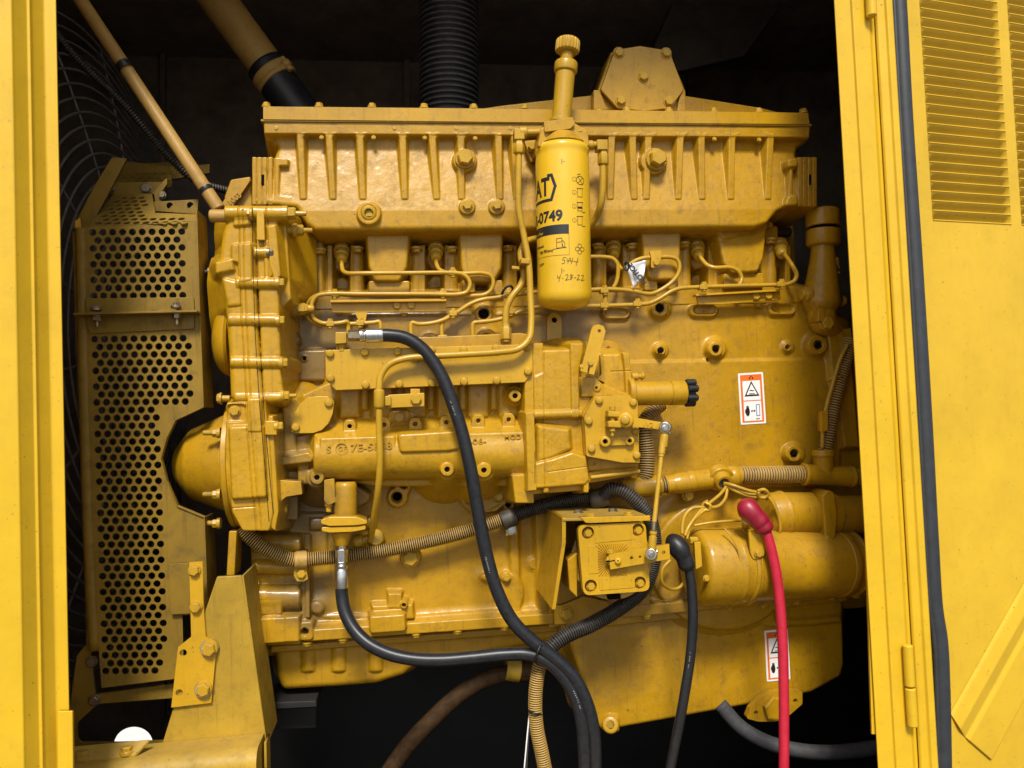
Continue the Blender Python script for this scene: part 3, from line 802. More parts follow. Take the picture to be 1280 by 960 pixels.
# black sealant squeezed out of the front joint
pts = []
for k in range(22):
    y = 722 + k * 3.6; pts.append((378.5 + random.uniform(-1.5, 2.5), y, 16 + random.uniform(-3, 4)))
path = smooth_path([P(*p) for p in pts], .004)
put('joint_sealant', from_bm(sweep(path, [.003 + .002 * random.random() for _ in path], 8)), M_GREASE, block)
# drilled link plate under the filter
lk = front_plane(16)
sheet('link_plate', slot_poly((693, 400), (693, 427), 9), [(693, 400, 6.2), (693, 427, 6.2)], 12, M_PLATE, block, lk, hn=20)
turned('thread_hole', (693, 400, 8), (693, 400, 4), [(0, 0), (0, 3.6), (1, 3.6), (1, 0)], M_PIT, block, sides=16, e=.0001)
turned('thread_hole', (693, 427, 8), (693, 427, 4), [(0, 0), (0, 3.6), (1, 3.6), (1, 0)], M_PIT, block, sides=16, e=.0001)
# bolts hanging under the rail
for x, y in ((322, 812), (384, 806), (429, 802), (520, 795), (572, 791), (630, 786), (712, 782), (808, 772), (912, 762), (955, 758), (996, 754), (1040, 748), (1070, 746)):
    bolt(x, y - 3, 22, 5.5, M_BOLT, block, axis='d')

# ---- cylinder head -------------------------------------------------
R = Relief((362, 270, 1022, 392), 0, 1.4)
R.poly([(366, 262), (1004, 255), (1006, 388), (366, 392)], -118, r=2)
R.poly([(374, 366), (1010, 357), (1012, 379), (374, 388)], 2, r=4, draft=.3, k=4)
R.poly([(366, 285), (404, 285), (404, 366), (374, 380), (366, 370)], -12, r=8, draft=.25, k=8)
for x in (447, 520, 565, 635, 747, 790, 855, 896, 962):
    pass
cols = [(400, 318), (447, 316), (520, 316), (565, 316), (635, 315), (747, 312), (790, 312), (855, 310), (896, 310), (962, 305)]
for x, y in cols:
    R.vcyl(x, y, 372, 8.2, -32, r=2, k=7); R.poly([(x - 7, y), (x + 7, y), (x + 7, 372), (x - 7, 372)], -40, r=2, k=3)
    R.poly([(x - 11, 282), (x + 11, 282), (x + 11, 301), (x - 11, 301)], -14, r=4, k=5, cr=4)
# narrow walls beside the injector bays
for x in (412, 441, 528, 559, 643, 755, 782, 848, 889, 955, 985):
    R.poly([(x - 3.4, 306), (x + 3.4, 306), (x + 3.4, 368), (x - 3.4, 368)], -20, r=2.5, draft=.2)
# injector bosses at the bottom of each bay
for x, y in ((427, 318), (545, 316), (768, 315), (872, 315), (975, 313), (655, 318)):
    R.poly(ell(x, y + 6, 12, 15), -44, r=5, draft=.15); R.poly(ell(x, y + 40, 10, 12), -60, r=6, draft=.4)
# intake legs
def leg(p, w=26): R.poly(p, w, r=7, draft=.12, k=6, cr=7)
leg([(456, 284), (513, 284), (509, 334), (500, 352), (468, 352), (461, 334)]); leg([(573, 284), (630, 283), (627, 336), (618, 352), (582, 352), (577, 336)])
leg([(800, 279), (853, 279), (850, 330), (846, 350), (812, 350), (806, 330)]); leg([(893, 279), (960, 277), (955, 322), (948, 340), (915, 342), (905, 330)])
leg([(455, 282), (514, 282), (514, 294), (455, 294)], 31); leg([(572, 282), (631, 281), (631, 294), (572, 294)], 31); leg([(799, 277), (855, 277), (855, 289), (799, 289)], 31); leg([(884, 277), (961, 275), (961, 286), (905, 300)], 31)
leg([(690, 283), (735, 283), (735, 335), (690, 335)], 5)
for q in ([(461, 351), (512, 351), (512, 367), (461, 367)], [(578, 350), (594, 350), (594, 366), (578, 366)], [(611, 350), (628, 350), (630, 369), (611, 369)], [(836, 340), (848, 340), (848, 362), (836, 362)], [(905, 342), (955, 341), (955, 359), (905, 360)], [(806, 316), (822, 316), (822, 363), (806, 363)]):
    R.poly(q, 14, r=2, draft=.12, k=3, cr=2)
R.rough(.2, 20); R.rough(.06, 6)
head = R.build('cylinder_head', M_CAST, eng)
for x, y in cols: bolt(x, y - 5, -8 if x != 635 else -10, 6.4, M_BOLT, head, axis='d', name='head_bolt')
for x, y in cols[1::2]:
    bolt(x, y - 24, -4, 3.6, M_BOLT, head)
# injector pockets and line nuts
for x, y, dx in ((427, 318, 0), (545, 316, 0), (766, 313, 2), (870, 314, 4), (974, 312, 4)):
    inj = turned('injector', (x, y - 8, -28), (x + dx, y + 8, 6), [(0, 0), (0, 10), (.3, 10), (.3, 8.4), (.62, 8.4), (.62, 6.6), (.9, 6.6), (1, 5), (1, 0)], M_TUBE, head, sides=20)
    bolt(x + dx * .6, y + 3, -3, 6.4, M_TUBE, inj, axis=(P(x + dx, y + 10, 12) - P(x, y - 6, -24)).normalized(), kind='plain', name='line_nut')
for x in (427, 545, 664, 766, 872, 975):
    turned('rubber_grommet', (x - 13, 291, -30), (x + 13, 290.5, -30), [(0, 0), (0, 5), (.1, 6.5), (.9, 6.5), (1, 5), (1, 0)], M_BLACK, head, sides=18)

# ---- ribbed intake manifold ----------------------------------------
R = Relief((304, 126, 1040, 296), 50, 1.4, floor=-150)
W0 = 46
full = [(330, 150), (1012, 156), (1011, 176), (1000, 182), (997, 196), (1018, 196), (1020, 256), (985, 259), (968, 266), (955, 282), (940, 287), (395, 291), (384, 283), (372, 262), (335, 258), (318, 256), (318, 197), (342, 196), (346, 180), (331, 172)]
zt_, zb_ = P(640, 186, 55).z * 1000, P(640, 264, 55).z * 1000
def face(X, Z):
    q = np.clip((zt_ - Z) / (zt_ - zb_), 0, 1); return W0 - 8 + 25 * q
R.poly(full, W0, fn=face, r=11, k=0, cr=[2, 2, 3, 5, 4, 3, 4, 6, 8, 10, 8, 8, 8, 6, 3, 3, 3, 4, 5, 3])
R.poly([(329, 150), (1013, 156), (1012, 172), (330, 167)], 62, r=3, k=4)                       # flange band
def rib(x0, x1, y0=167, y1=249, w=4.3, h=61):
    R.poly([(x0 - w, y0), (x0 + w, y0), (x1 + w * .9, y1), (x1 - w * .9, y1)], h, r=2.5, draft=.26, k=5, cr=[0, 0, 2, 2])
for a, b in ((375, 379), (411, 416), (449.5, 453.5), (503, 506), (540, 546), (576, 577), (623, 625), (643, 646), (765, 763), (791, 793), (851, 848), (877, 878), (915.5, 914), (964, 960)): rib(a, b)
rib(811, 808)
# rounded tops of the pockets
for a, b in ((379, 408), (416, 446), (455, 499), (508, 537), (546, 571), (582, 619), (770, 786), (796, 805), (817, 847), (856, 873), (882, 911), (921, 960)):
    R.poly([(a - 2, 166), (a + 5, 166), (a - 2, 174)], 60, r=2, k=6, draft=.3); R.poly([(b + 2, 166), (b - 5, 166), (b + 2, 174)], 60, r=2, k=6, draft=.3)
R.poly(ell(581, 200, 15), 60, r=4); R.poly(ell(818, 201, 17), 60, r=4)
R.boss(461, 266, 15, 76, 0, r=3); R.cut(ell(461, 266, 9.5), 71, r=1, k=1, wd=76)
R.boss(584, 258, 10, 71, r=3); R.boss(621, 258, 10, 71, r=3)
# end flanges
R.poly([(343, 196), (360, 198), (360, 207), (349, 207), (349, 244), (365, 246), (365, 255), (343, 254)], 58, r=3, k=3, cr=2)
for x in (318, 324.5, 331, 338): R.poly([(x - 3, 196), (x + 2.4, 196), (x + 2.4, 256), (x - 3, 256)], 60 - (x - 318) * .12, r=1.2, k=0, draft=.1)
for x in (1001, 1007, 1013, 1019): R.poly([(x - 3, 196), (x + 2.4, 196), (x + 2.4, 258), (x - 3, 258)], 60, r=1.2, k=0, draft=.1)
R.poly([(988, 201), (998, 198), (998, 210), (992, 212), (992, 244), (998, 246), (998, 256), (984, 254)], 66, r=5, k=4, cr=3)
R.poly([(985, 244), (998, 242), (998, 257), (980, 258)], 72, r=6, k=6, cr=4); R.poly([(985, 198), (998, 197), (998, 208), (985, 210)], 72, r=5, k=6, cr=4)
R.rough(.18, 24); R.rough(.05, 6)
man = R.build('intake_manifold', M_CAST, eng)
plate('flange_slot', [(326.6, 218), (330, 218), (330, 231), (326.6, 231)], 60.6, 55, M_PIT, man, bev=.1)
plate('flange_slot', [(1011.6, 218), (1014, 218), (1014, 231), (1011.6, 231)], 61.6, 55, M_PIT, man, bev=.1)
bolt(581, 199, 63, 10, M_BOLT, man, name='plug', h=1.5, spin=.2); bolt(820, 200, 64, 11, M_BOLT, man, name='plug', h=1.6, spin=.5)
bolt(584, 257, 71, 6, M_BOLT, man); bolt(621, 257, 71, 6, M_BOLT, man)
pp = turned('socket_plug', (461, 266, 78), (461, 266, 66), [(0, 5.4), (0, 8.6), (.2, 9.4), (1, 9.4), (1, 0)], M_BOLT, man, sides=24, e=.0008, caps=False)
plate('square_socket', [(456.5, 262), (465.5, 261.5), (466, 270), (457, 270.5)], 74, 66, M_DIRTY, pp, bev=.3)
for x, y in ((402, 172), (467, 172), (531, 172.5), (594, 173), (893, 174), (949, 175)):
    bolt(x, y, 60, 2.4, M_BOLT, man, name='rivet')
for x in (345, 493, 570, 638): bolt(x, 160, 62.5, 2.5, M_BOLT, man, name='rivet', kind='plain', h=.3)

# lid and what stands on it
lid = plate('manifold_lid', [(329, 133), (640, 136), (1010, 141), (1012, 155), (640, 152.5), (329, 149)], 68, -170, M_ENG, eng, bev=2.5, cr=1.5)
plate('gasket_edge', [(326, 149), (1015, 155), (1015, 157.2), (326, 151.4)], 66, -165, M_DIRTY, lid, bev=.3)
for x in (333, 399, 465, 530, 592, 655): bolt(x, 133 + (x - 333) * .008, 56, 4.6, M_BOLT, lid, axis='u', h=1.3)
for x in (748, 783, 836, 892, 948, 1004): bolt(x, 139 + (x - 748) * .006, 56, 4.6, M_BOLT, lid, axis='u', h=1.3)
plate('air_cover_ramp', [(575, 139), (630, 131), (700, 123), (745, 118), (856, 119), (900, 126), (950, 134), (988, 143)], -10, -150, M_CAST, eng, bev=4)
elb = plate('air_elbow', [(764, 64), (800, 58), (838, 65), (857, 112), (852, 140), (747, 138), (748, 110)], 8, -130, M_CAST, eng, bev=5)
plate('elbow_cover', [(769, 62), (800, 57), (837, 63), (855, 112), (838, 135), (806, 139), (772, 135), (751, 112)], 24, 10, M_ENG, elb, bev=2, cr=4)
bolts([(773.5, 66), (832.5, 66.5), (804, 96), (776, 126), (836, 127)], 24, 6, M_BOLT, elb)
plate('elbow_rib', [(742, 112), (750, 112), (760, 138), (742, 138)], 18, -100, M_CAST, elb, bev=3); plate('elbow_rib', [(851, 112), (857, 112), (858, 140), (846, 140)], 18, -100, M_CAST, elb, bev=3)
text_on('cast_mark', 'TOP', 806, 110, 24, 5, M_ENG, elb, ext=.8)

# ---- thermostat outlet at the right --------------------------------
ths = thing('water_outlet', P(1030, 400, 20), None, None); ths.parent = eng; ths.location = P(1030, 400, 20) - WLOC[eng.name]
turned('outlet_hose_collar', (1028, 262, 20), (1028.5, 284, 20), [(0, 0), (0, 18.5), (.1, 20.5), (1, 20.5), (1, 0)], M_CAST, ths)
turned('outlet_neck', (1028.5, 282, 20), (1029, 292, 20), [(0, 0), (0, 16), (1, 16), (1, 0)], M_PIT, ths)
turned('outlet_hose_collar', (1029, 288, 20), (1029, 308, 20), [(0, 0), (0, 20.5), (.85, 20.5), (1, 18), (1, 0)], M_CAST, ths)
turned('outlet_body', (1029, 306, 20), (1026, 392, 20), [(0, 0), (0, 14), (.2, 15), (.7, 21.5), (.86, 23), (1, 16), (1, 0)], M_CAST, ths)
tube('outlet_elbow', [(1027, 380, 20), (1028, 400, 20), (1036, 408, 0), (1045, 410, -30)], 17, M_CAST, ths, sides=24)
turned('side_nut', (1001, 368, 30), (1012, 368, 30), [(0, 0), (0, 7), (.4, 7), (.4, 10), (1, 10), (1, 0)], M_BOLT, ths, sides=12)
bolt(1033, 404, 48, 8, M_BOLT, ths); bolt(1052, 376, 20, 6, M_BOLT, ths, axis='r')
plate('outlet_rib', [(1024, 384), (1030, 384), (1033, 402), (1022, 402)], 58, 20, M_CAST, ths, bev=2)
for i, (t, y) in enumerate((('4N1182', 0), ('8FC 3', 0))):
    text_on('cast_mark', t, 1033 + i * 9, 322, 49 - i * 9, 6, M_CAST, ths, rot=rad(-86), ext=1.2, bold=.02)
bk = plate('side_bracket', [(1045, 412), (1064, 410), (1066, 434), (1045, 434)], 20, -40, M_CAST, ths, bev=2)

# ---- timing gear case (seen edge on) -------------------------------
gc = thing('gear_case', P(320, 660, 100), None, None); gc.parent = eng; gc.location = P(320, 660, 100) - WLOC[eng.name]
WG = 150
R = Relief((258, 250, 384, 674), WG, 1.0, floor=-50)
R.poly([(357, 280), (374, 291), (376, 372), (362, 381)], WG - 78, r=8, k=0, cr=4)
R.poly([(343, 266), (357, 268), (364, 374), (352, 386), (348, 360)], WG - 24, r=4, k=3, cr=3)
# rear housing and front cover of the case, one split line between them
R.poly([(319, 262), (347, 263), (348, 340), (350, 420), (352, 470), (355, 499), (336, 505), (329, 500), (325, 420), (321, 330)], WG - 2, r=6, k=3, cr=[2, 6, 3, 3, 3, 8, 6, 3, 2, 2])
R.poly([(284, 263), (321, 262), (319, 300), (320, 360), (323, 420), (327, 470), (331, 503), (295, 506), (287, 496), (285, 440), (281, 390), (277, 352), (270, 344), (272, 326), (277, 290), (281, 278)], WG, r=13, k=2, cr=[6, 1, 1, 1, 1, 1, 4, 9, 5, 5, 5, 5, 6, 5, 5, 4])
R.poly([(289, 305), (314, 303), (315, 350), (300, 353), (297, 328), (289, 327)], WG + 8, r=4, k=5, draft=.5, cr=3)
R.poly([(268, 327), (290, 322), (293, 338), (269, 343)], WG + 9, r=6, k=6, draft=.4, cr=3)
R.poly([(276, 346), (299, 352), (302, 382), (284, 384)], WG + 4, r=7, k=7, draft=.8, cr=4)
R.poly([(292, 272), (314, 271), (314, 281), (291, 283)], WG + 6, r=5, k=5, draft=.6, cr=3)
R.poly([(333, 282), (345, 280), (351, 345), (343, 352), (336, 330)], WG + 5, r=4, k=4, draft=.4, cr=3)
R.poly([(329, 300), (338, 300), (340, 345), (331, 350)], WG + 3, r=3, k=4, draft=.4, cr=2)
def bx(x0, x1, y, r, w=WG - 6): R.hcyl(x0, x1, y, r, w, y + (x1 - x0) * .004, r=2.5, k=7)
bx(282, 358, 267, 9.8, WG - 4); bx(318, 336, 316, 7, WG - 2); bx(296, 348, 354, 7.4, WG - 4); bx(286, 348, 400, 7.6, WG - 5); bx(289, 352, 453, 7.4, WG - 5); bx(294, 353, 497, 6, WG - 8)
# lower case
R.poly([(283, 503), (331, 502), (338, 560), (342, 640), (337, 664), (303, 664), (290, 641), (285, 600), (281, 560)], WG + 8, r=4, k=3, draft=.1, cr=[2, 2, 2, 2, 5, 5, 8, 3, 3])
R.poly([(285, 533), (329, 531), (333, 622), (289, 625)], WG + 20, r=6, k=5, draft=.25, cr=4)
R.poly([(309, 498), (326, 498), (327, 540), (309, 540)], WG + 22, r=4, k=5, draft=.2, cr=3)
R.poly([(285, 505), (308, 505), (308, 527), (283, 527)], WG + 2, r=4, k=0, up=False, draft=.3, cr=6)
R.poly([(336, 520), (341, 520), (348, 640), (344, 664), (339, 660)], WG + 4, r=2, k=2)
# gasket lines
for q, wd_ in (([(315.5, 276), (316, 330), (319, 420), (324, 500), (329, 560), (337, 662)], 1.4), ([(320.5, 284), (322, 360), (325, 430), (329, 500), (334, 560), (342, 650)], 1.2)): R.line(q, -3.6, wd_)
R.line([(347, 270), (350, 360)], -3, 1.3); R.line([(288, 627), (335, 624)], -1.5, 1.4)
R.rough(.22, 24); R.rough(.05, 6)
R.build('front_cover', M_ENG, gc); RG = R
for q in ([(315.5, 276), (316, 330), (319, 420), (324, 500), (329, 560), (337, 660)], [(320.5, 300), (322, 360), (325, 430), (329, 500), (334, 560), (342, 648)]):
    pth = []
    for (xa, ya), (xb, yb) in zip(q, q[1:]):
        for k in range(12): x, y = xa + (xb - xa) * k / 12, ya + (yb - ya) * k / 12; pth.append((x, y, RG.height(x, y) + .1))
    tube('gasket_seam', pth, .5, M_GREASE, gc, sides=6, step=3)
plate('housing_strap', [(320.5, 264), (330, 263), (331, 300), (321, 300)], WG + 13, WG - 10, M_PLATE, gc, bev=1.5)
turned('shaft_end', (262, 270, WG - 10), (284, 270, WG - 10), [(0, 0), (0, 7), (.1, 8), (1, 8), (1, 0)], M_PIPE, gc, sides=24)
bolt(314, 267, WG + 10, 6.5, M_BOLT, gc, axis='l', name='case_nut'); bolt(358, 267, WG - 2, 8, M_BOLT, gc, axis='r', kind='nut', name='case_nut', spin=.5, h=1.6)
turned('bolt_boss', (357, 287, WG - 40), (370, 287, WG - 40), [(0, 0), (0, 6), (1, 6.5), (1, 0)], M_ENG, gc, sides=24); bolt(370, 288, WG - 40, 7, M_BOLT, gc, axis='r', kind='nut', name='case_nut', spin=.3, h=1.5)
bolt(336, 316, WG + 1, 5, M_DSTEEL, gc, axis='r', spin=.2, h=1.6); bolt(348, 354, WG + 1, 6, M_BOLT, gc, axis='r', spin=.5, h=1.6)
bolt(348.5, 401, WG + 1, 6, M_BOLT, gc, axis='r', spin=.5, h=1.6); bolt(352.5, 454, WG + 1, 6, M_BOLT, gc, axis='r', spin=.4, h=1.6)
bolt(354, 495, WG - 6, 6, M_BOLT, gc, axis='r', kind='nut', spin=.4, h=1.4)
turned('cam_gear_cover', (268, 426, 60), (292, 426, 60), [(0, 0), (0, 16), (.25, 36), (.7, 45), (1, 46), (1, 0)], M_CAST, gc, e=.006)
plate('side_tab', [(247, 316), (252, 315), (253, 351), (248, 352)], 70, 30, M_DIRTY, gc, bev=1); turned('side_stud', (252, 340, 62), (272, 340, 62), [(0, 0), (0, 3), (.4, 3), (.4, 6.5), (.8, 6.5), (.8, 4), (1, 4), (1, 0)], M_DSTEEL, gc, sides=12)
bolt(293.5, 514, WG + 4, 6, M_BOLT, gc)
plate('clamp_block', [(331, 526), (345, 526), (346, 544), (331, 544)], WG + 14, WG - 40, M_ENG, gc, bev=2); bolt(346.5, 533, WG + 6, 5.5, M_BOLT, gc, axis='r', spin=.5, h=1.7)
# crank flange and the domed drive cover
def disc_x(name, x0, x1, y, r, w, mat, parent, **kw): return turned(name, (x0, y, w), (x1, y, w), [(0, 0), (0, r), (1, r), (1, 0)], mat, parent, sides=64, **kw)
X1 = P(275.5, 579, 150).x; zc = P(276, 579, 20).z; rf = 82 * mpp(276, 579, 20)
def axx(x): return Vector((x, -.020, zc))
lathe('drive_flange', axx(X1), axx(X1 + .011), soft([(0, 0), (0, rf), (1, rf), (1, 0)], .0015, .011), M_ENG, gc, sides=72); lathe('drive_flange', axx(X1 + .0115), axx(X1 + .024), soft([(0, 0), (0, rf), (1, rf), (1, 0)], .0015, .0125), M_PLATE, gc, sides=72)
xt = P(219, 578, 20).x; ld = X1 - xt
lathe('drive_dome', axx(xt), axx(X1 + .002), soft([(0, 0), (0, rf * .17), (.03, rf * .26), (.25, rf * .50), (.28, rf * .53), (.88, rf * .75), (1, rf * .76), (1, 0)], .003, ld), M_CAST, gc, sides=72)
for y, w in ((541, 135), (618, 135), (654, 95)):
    turned('stud', (253, y, w), (276, y, w), [(0, 0), (0, 2.6), (.12, 3.3), (1, 3.3), (1, 0)], M_DIRTY, gc, sides=12); bolt(273, y, w, 5.6, M_BOLT, gc, axis='l', name='case_nut', h=1.7)
turned('stud', (272, 498, 120), (288, 498, 120), [(0, 0), (0, 4), (1, 4), (1, 0)], M_BOLT, gc, sides=12); bolt(276, 498, 120, 6, M_BOLT, gc, axis='l', name='case_nut')
# accessory bracket at the case foot
plate('foot_bracket', [(334, 545), (338, 545), (342, 580), (347, 600), (376, 602), (378, 618), (358, 621), (352, 626), (351, 644), (338, 644)], WG - 20, WG - 90, M_ENG, gc, bev=3, cr=2)
plate('foot_gusset', [(350, 620), (372, 620), (372, 650), (348, 648)], WG - 80, WG - 110, M_CAST, gc, bev=2)
bolts([(338, 614, 5)], WG - 15, 5, M_BOLT, gc); bolt(353, 636, WG - 50, 5.5, M_BOLT, gc, axis='r', spin=.5, h=1.4); bolt(340, 656, WG - 10, 5.5, M_BOLT, gc, axis='r', spin=.5, h=1.4)
plate('front_mount_leg', [(286, 664), (296, 664), (293, 720), (283, 720)], 100, 40, M_CAST, gc, bev=2)
# front of the head behind the case with its cast number
plate('head_end', [(288, 224), (313, 220), (316, 262), (283, 262), (280, 246)], 20, -100, M_CAST, gc, bev=4)
plate('end_brace', [(306, 223), (314, 224), (288, 262), (272, 262), (284, 244)], 36, 10, M_CAST, gc, bev=3, cr=2)
text_on('cast_mark', '1003', 287, 257, 37, 7, M_CAST, gc, rot=rad(38), ext=1.2, bold=.02)

# ---- injection pump --------------------------------------------------
R = Relief((338, 425, 675, 645), 110, 1.15, floor=-20)
R.poly([(352, 505), (372, 495), (410, 478), (662, 470), (664, 600), (640, 608), (470, 608), (420, 600), (395, 600), (352, 606), (345, 560)], 62, r=6, k=0, cr=5)
R.hcyl(395, 662, 569, 31, 74, 566, r=6, k=14)
R.poly([(395, 546), (662, 538), (663, 560), (395, 568)], 118, r=8, draft=.7, k=8)
R.poly([(400, 548), (494, 545), (494, 571), (400, 574)], 123, r=2.5, draft=.5, k=3, cr=2)
R.poly([(497, 543), (576, 538), (577, 561), (560, 564), (500, 566)], 133, r=5, draft=.25, k=4, cr=5)
# barrels between the cover plate and the gallery
for x in (437, 478, 519, 559, 598, 636):
    R.poly([(x - 14, 476), (x + 14, 475), (x + 13, 522), (x - 13, 523)], 78, r=8, draft=.6, k=8, cr=4)
for x in (456, 538, 578, 617): R.vcyl(x, 478, 512, 4.5, 70, r=4, k=6)
for x, y in ((437, 533), (480, 531), (519, 530), (558, 528), (598, 526), (636, 524.5)):
    R.poly([(x - 8, y - 2), (x - 5, y - 8), (x + 5, y - 8), (x + 8, y - 2), (x + 8, y + 12), (x - 8, y + 12)], 98, r=2, k=4, cr=4)
    R.cut(ell(x, y, 2.2, n=12), 80, r=.3, k=.4, draft=.05, wd=98)
R.poly([(485, 512), (512, 511), (514, 530), (486, 531)], 84, r=7, k=8, cr=8); 
for x, y, q, hh in ((559, 587, 8.3, 128), (605, 588, 9, 128), (396, 597, 8.5, 112), (644, 495, 7.6, 112)):
    R.poly(ell(x, y, q + 6), hh - 22, r=8, draft=.6, k=10); R.boss(x, y, q, hh, 2.7, hh - 22, r=1)
# left mounting end
R.poly([(352, 500), (372, 495), (400, 540), (396, 560), (380, 570), (352, 572)], 84, r=8, draft=.5, k=8, cr=4)
R.poly([(346, 572), (386, 565), (393, 571), (389, 578), (350, 582)], 104, r=4, k=8, draft=.4, cr=3); R.poly([(370, 545), (384, 542), (388, 606), (372, 606)], 88, r=6, k=8)
R.poly([(640, 594), (666, 592), (668, 629), (644, 629)], 122, r=2.5, cr=2)
R.poly([(656, 430), (668, 430), (668, 612), (656, 612)], 126, r=2, k=3)
R.rough(.16, 18); R.rough(.05, 5)
pump = R.build('injection_pump', M_ENG, eng); RP = R
for x, y, w, q in ((559, 587, 124, 2.6), (605, 588, 124, 2.6), (396, 597, 108, 2.6), (644, 495, 108, 2.6), (437, 533, 93, 2.1)):
    turned('tapped_hole', (x, y, w), (x, y, w - 16), [(0, 0), (0, q), (1, q), (1, 0)], M_PIT, pump, sides=14, e=.0001)
cp = plate('pump_cover_plate', [(406.5, 437.5), (665, 430), (666, 466), (656, 478), (420, 488), (407, 475)], 130, 114, M_PLATE, pump, bev=1.5, cr=1.5)
for b in ((412.5, 442), (456, 440), (497, 439), (539.5, 437.5), (579.5, 437), (620, 435.5), (659, 434), (660, 464), (621, 475.5), (580, 477), (540, 478.5), (499, 480), (457, 481), (413, 472.5)):
    turned('round_bolt', (b[0], b[1], 138), (b[0], b[1], 129), [(0, 0), (0, 4.0), (.25, 5.0), (1, 5.2), (1, 0)], M_BOLT, pump, sides=18, e=.0004)
plate('gallery_body', [(409, 440), (663, 433), (664, 464), (654, 475), (422, 485), (409, 474)], 114, 50, M_ENG, pump, bev=1)
plate('top_gallery', [(420, 424), (560, 420), (650, 416), (664, 418), (664, 434), (420, 440)], 92, 20, M_CAST, pump, bev=3)
lens_pts = [(364, 540), (364.5, 530), (368, 516), (374, 505.5), (384, 497), (395, 495), (410, 495.5), (416, 498), (418, 503), (416, 517), (411, 529), (402, 538), (392, 541.5), (380, 542), (369, 541.5)]
lc = plate('lens_cover', lens_pts, 106, 80, M_PLATE, pump, bev=1.5, cr=2)
for b in ((411, 503.5), (369.5, 534)): turned('round_bolt', (b[0], b[1], 113), (b[0], b[1], 105), [(0, 0), (0, 4.2), (.3, 5.2), (1, 5.4), (1, 0)], M_BOLT, lc, sides=18, e=.0004)
text_on('cast_mark', 'S', 408, 566, RP.height(414, 563) + .8, 9, M_ENG, pump, ext=1.6, bold=.03); text_on('cast_mark', '7E-5868', 438, 564.5, RP.height(444, 561.5) + .8, 9.5, M_ENG, pump, rot=rad(1.2), ext=1.7, bold=.025, sx=1.15)
rg = fill2d(ell(0, 0, .0125, n=32), [ell(0, 0, .0108, n=32)], .003)
o3 = P(427, 561, RP.height(427, 561) + .6)
for v in rg.vertices: x, y, z = v.co; v.co = o3 + Vector((x, -z, y))
put('cast_ring', rg, M_ENG, pump, smooth=False); text_on('cast_mark', 'GF', 422, 564.5, RP.height(428, 561.5) + .5, 6.5, M_ENG, pump, ext=1.2, bold=.02)
text_on('cast_mark', '-06-', 587, 556, RP.height(593, 553) + .5, 7.5, M_ENG, pump, rot=rad(1.5), ext=2.6, bold=.02, sx=1.2); text_on('cast_mark', 'MOD', 630, 550, RP.height(636, 547) + .5, 6.5, M_ENG, pump, rot=rad(1.5), ext=2.6, bold=.02)
for i, (x, y) in enumerate(((435, 502), (516, 520), (558, 502), (596, 497), (634, 512))): text_on('cast_number', str((1, 2, 4, 5, 6)[i]), x, y, 79, 6, M_ENG, pump, ext=1.6)
bolt(499, 521, 96, 6.5, M_BOLT, pump, kind='plain')
# clip block that holds the return line
plate('clip_block', [(485, 493.5), (530.5, 491), (530.5, 508), (485, 510)], 150, 120, M_PLATE, pump, bev=1.2); plate('clip_foot', [(513, 486), (525, 486), (525, 493), (513, 493)], 140, 90, M_PLATE, pump, bev=1)
bolt(520, 499.5, 150, 6.5, M_BOLT, pump); plate('clip_nut', [(481, 495), (488.5, 494.5), (489, 507), (481.5, 507.5)], 158, 146, M_BOLT, pump, bev=1.5)
# governor housing: stacked blocks
gov = thing('governor_housing', P(730, 620, 130), None, None); gov.parent = eng; gov.location = P(730, 620, 130) - WLOC[eng.name]
R = Relief((648, 420, 808, 628), 125, 0.9, floor=-5)
R.poly([(657, 470), (666, 436), (722, 436), (752, 440), (786, 441), (790, 495), (798, 500), (799, 584), (736, 594), (736, 612), (664, 618), (657, 612)], 92, r=6, k=0, cr=3)
R.poly([(666, 429), (679, 429), (680, 520), (667, 520)], 128, r=2, k=2)
R.poly([(657, 516), (668, 515), (671, 613), (660, 614)], 148, r=2, k=3)
R.poly([(679, 437), (716, 436), (722, 445), (725, 516), (668, 518), (667, 470), (679, 465)], 131, r=6, k=6, cr=3, draft=.25)
R.poly([(713, 429), (729, 429), (729, 440), (724, 462), (724, 522), (715, 522)], 137, r=3, k=6, draft=.3, cr=2)
R.poly([(668, 514), (735, 512), (737, 604), (670, 609)], 118, r=4, k=5)
R.hcyl(666, 727, 518.5, 5.6, 129, 516.5, r=2, k=6)
R.poly([(671, 530), (713, 536), (715, 562), (690, 574), (671, 579)], 138, r=9, k=5, draft=.5, cr=3)
R.poly([(669, 579), (690, 574), (716, 565), (733, 571), (737, 600), (732, 606), (670, 611)], 146, r=5, k=5, draft=.2, cr=3)
R.poly([(664, 609), (736, 602), (737, 612), (666, 618)], 122, r=2, k=3)
for x in (683, 733): R.poly([(x - 3.4, 598), (x + 3.4, 598), (x + 3.2, 616), (x - 3.2, 616)], 142, r=3, k=3, cr=2)
R.poly([(725, 478), (745, 476), (790, 494), (797, 500), (799, 584), (736, 589), (724, 522)], 120, r=5, k=5, cr=3)
R.poly([(725, 472), (745, 472), (768, 495), (727, 496)], 128, r=2, k=4)
R.poly([(752, 441), (776, 441), (783, 462), (785, 494), (757, 488), (751, 478)], 102, r=9, k=6, draft=.4, cr=4)
R.poly([(778, 440), (787, 441), (790, 470), (791, 496), (783, 496), (781, 462)], 112, r=3, k=4, cr=2)
R.poly([(736, 590), (797, 583), (799, 593), (737, 604)], 116, r=4, k=4, cr=2)
R.line([(668.5, 440), (668.5, 608)], -3, 1.1); R.line([(672, 585), (732, 577)], -1.6, 1.2); R.line([(738, 586), (797, 579)], -2.5, 1.2); R.line([(752, 467), (783, 466)], -2, 1.1)
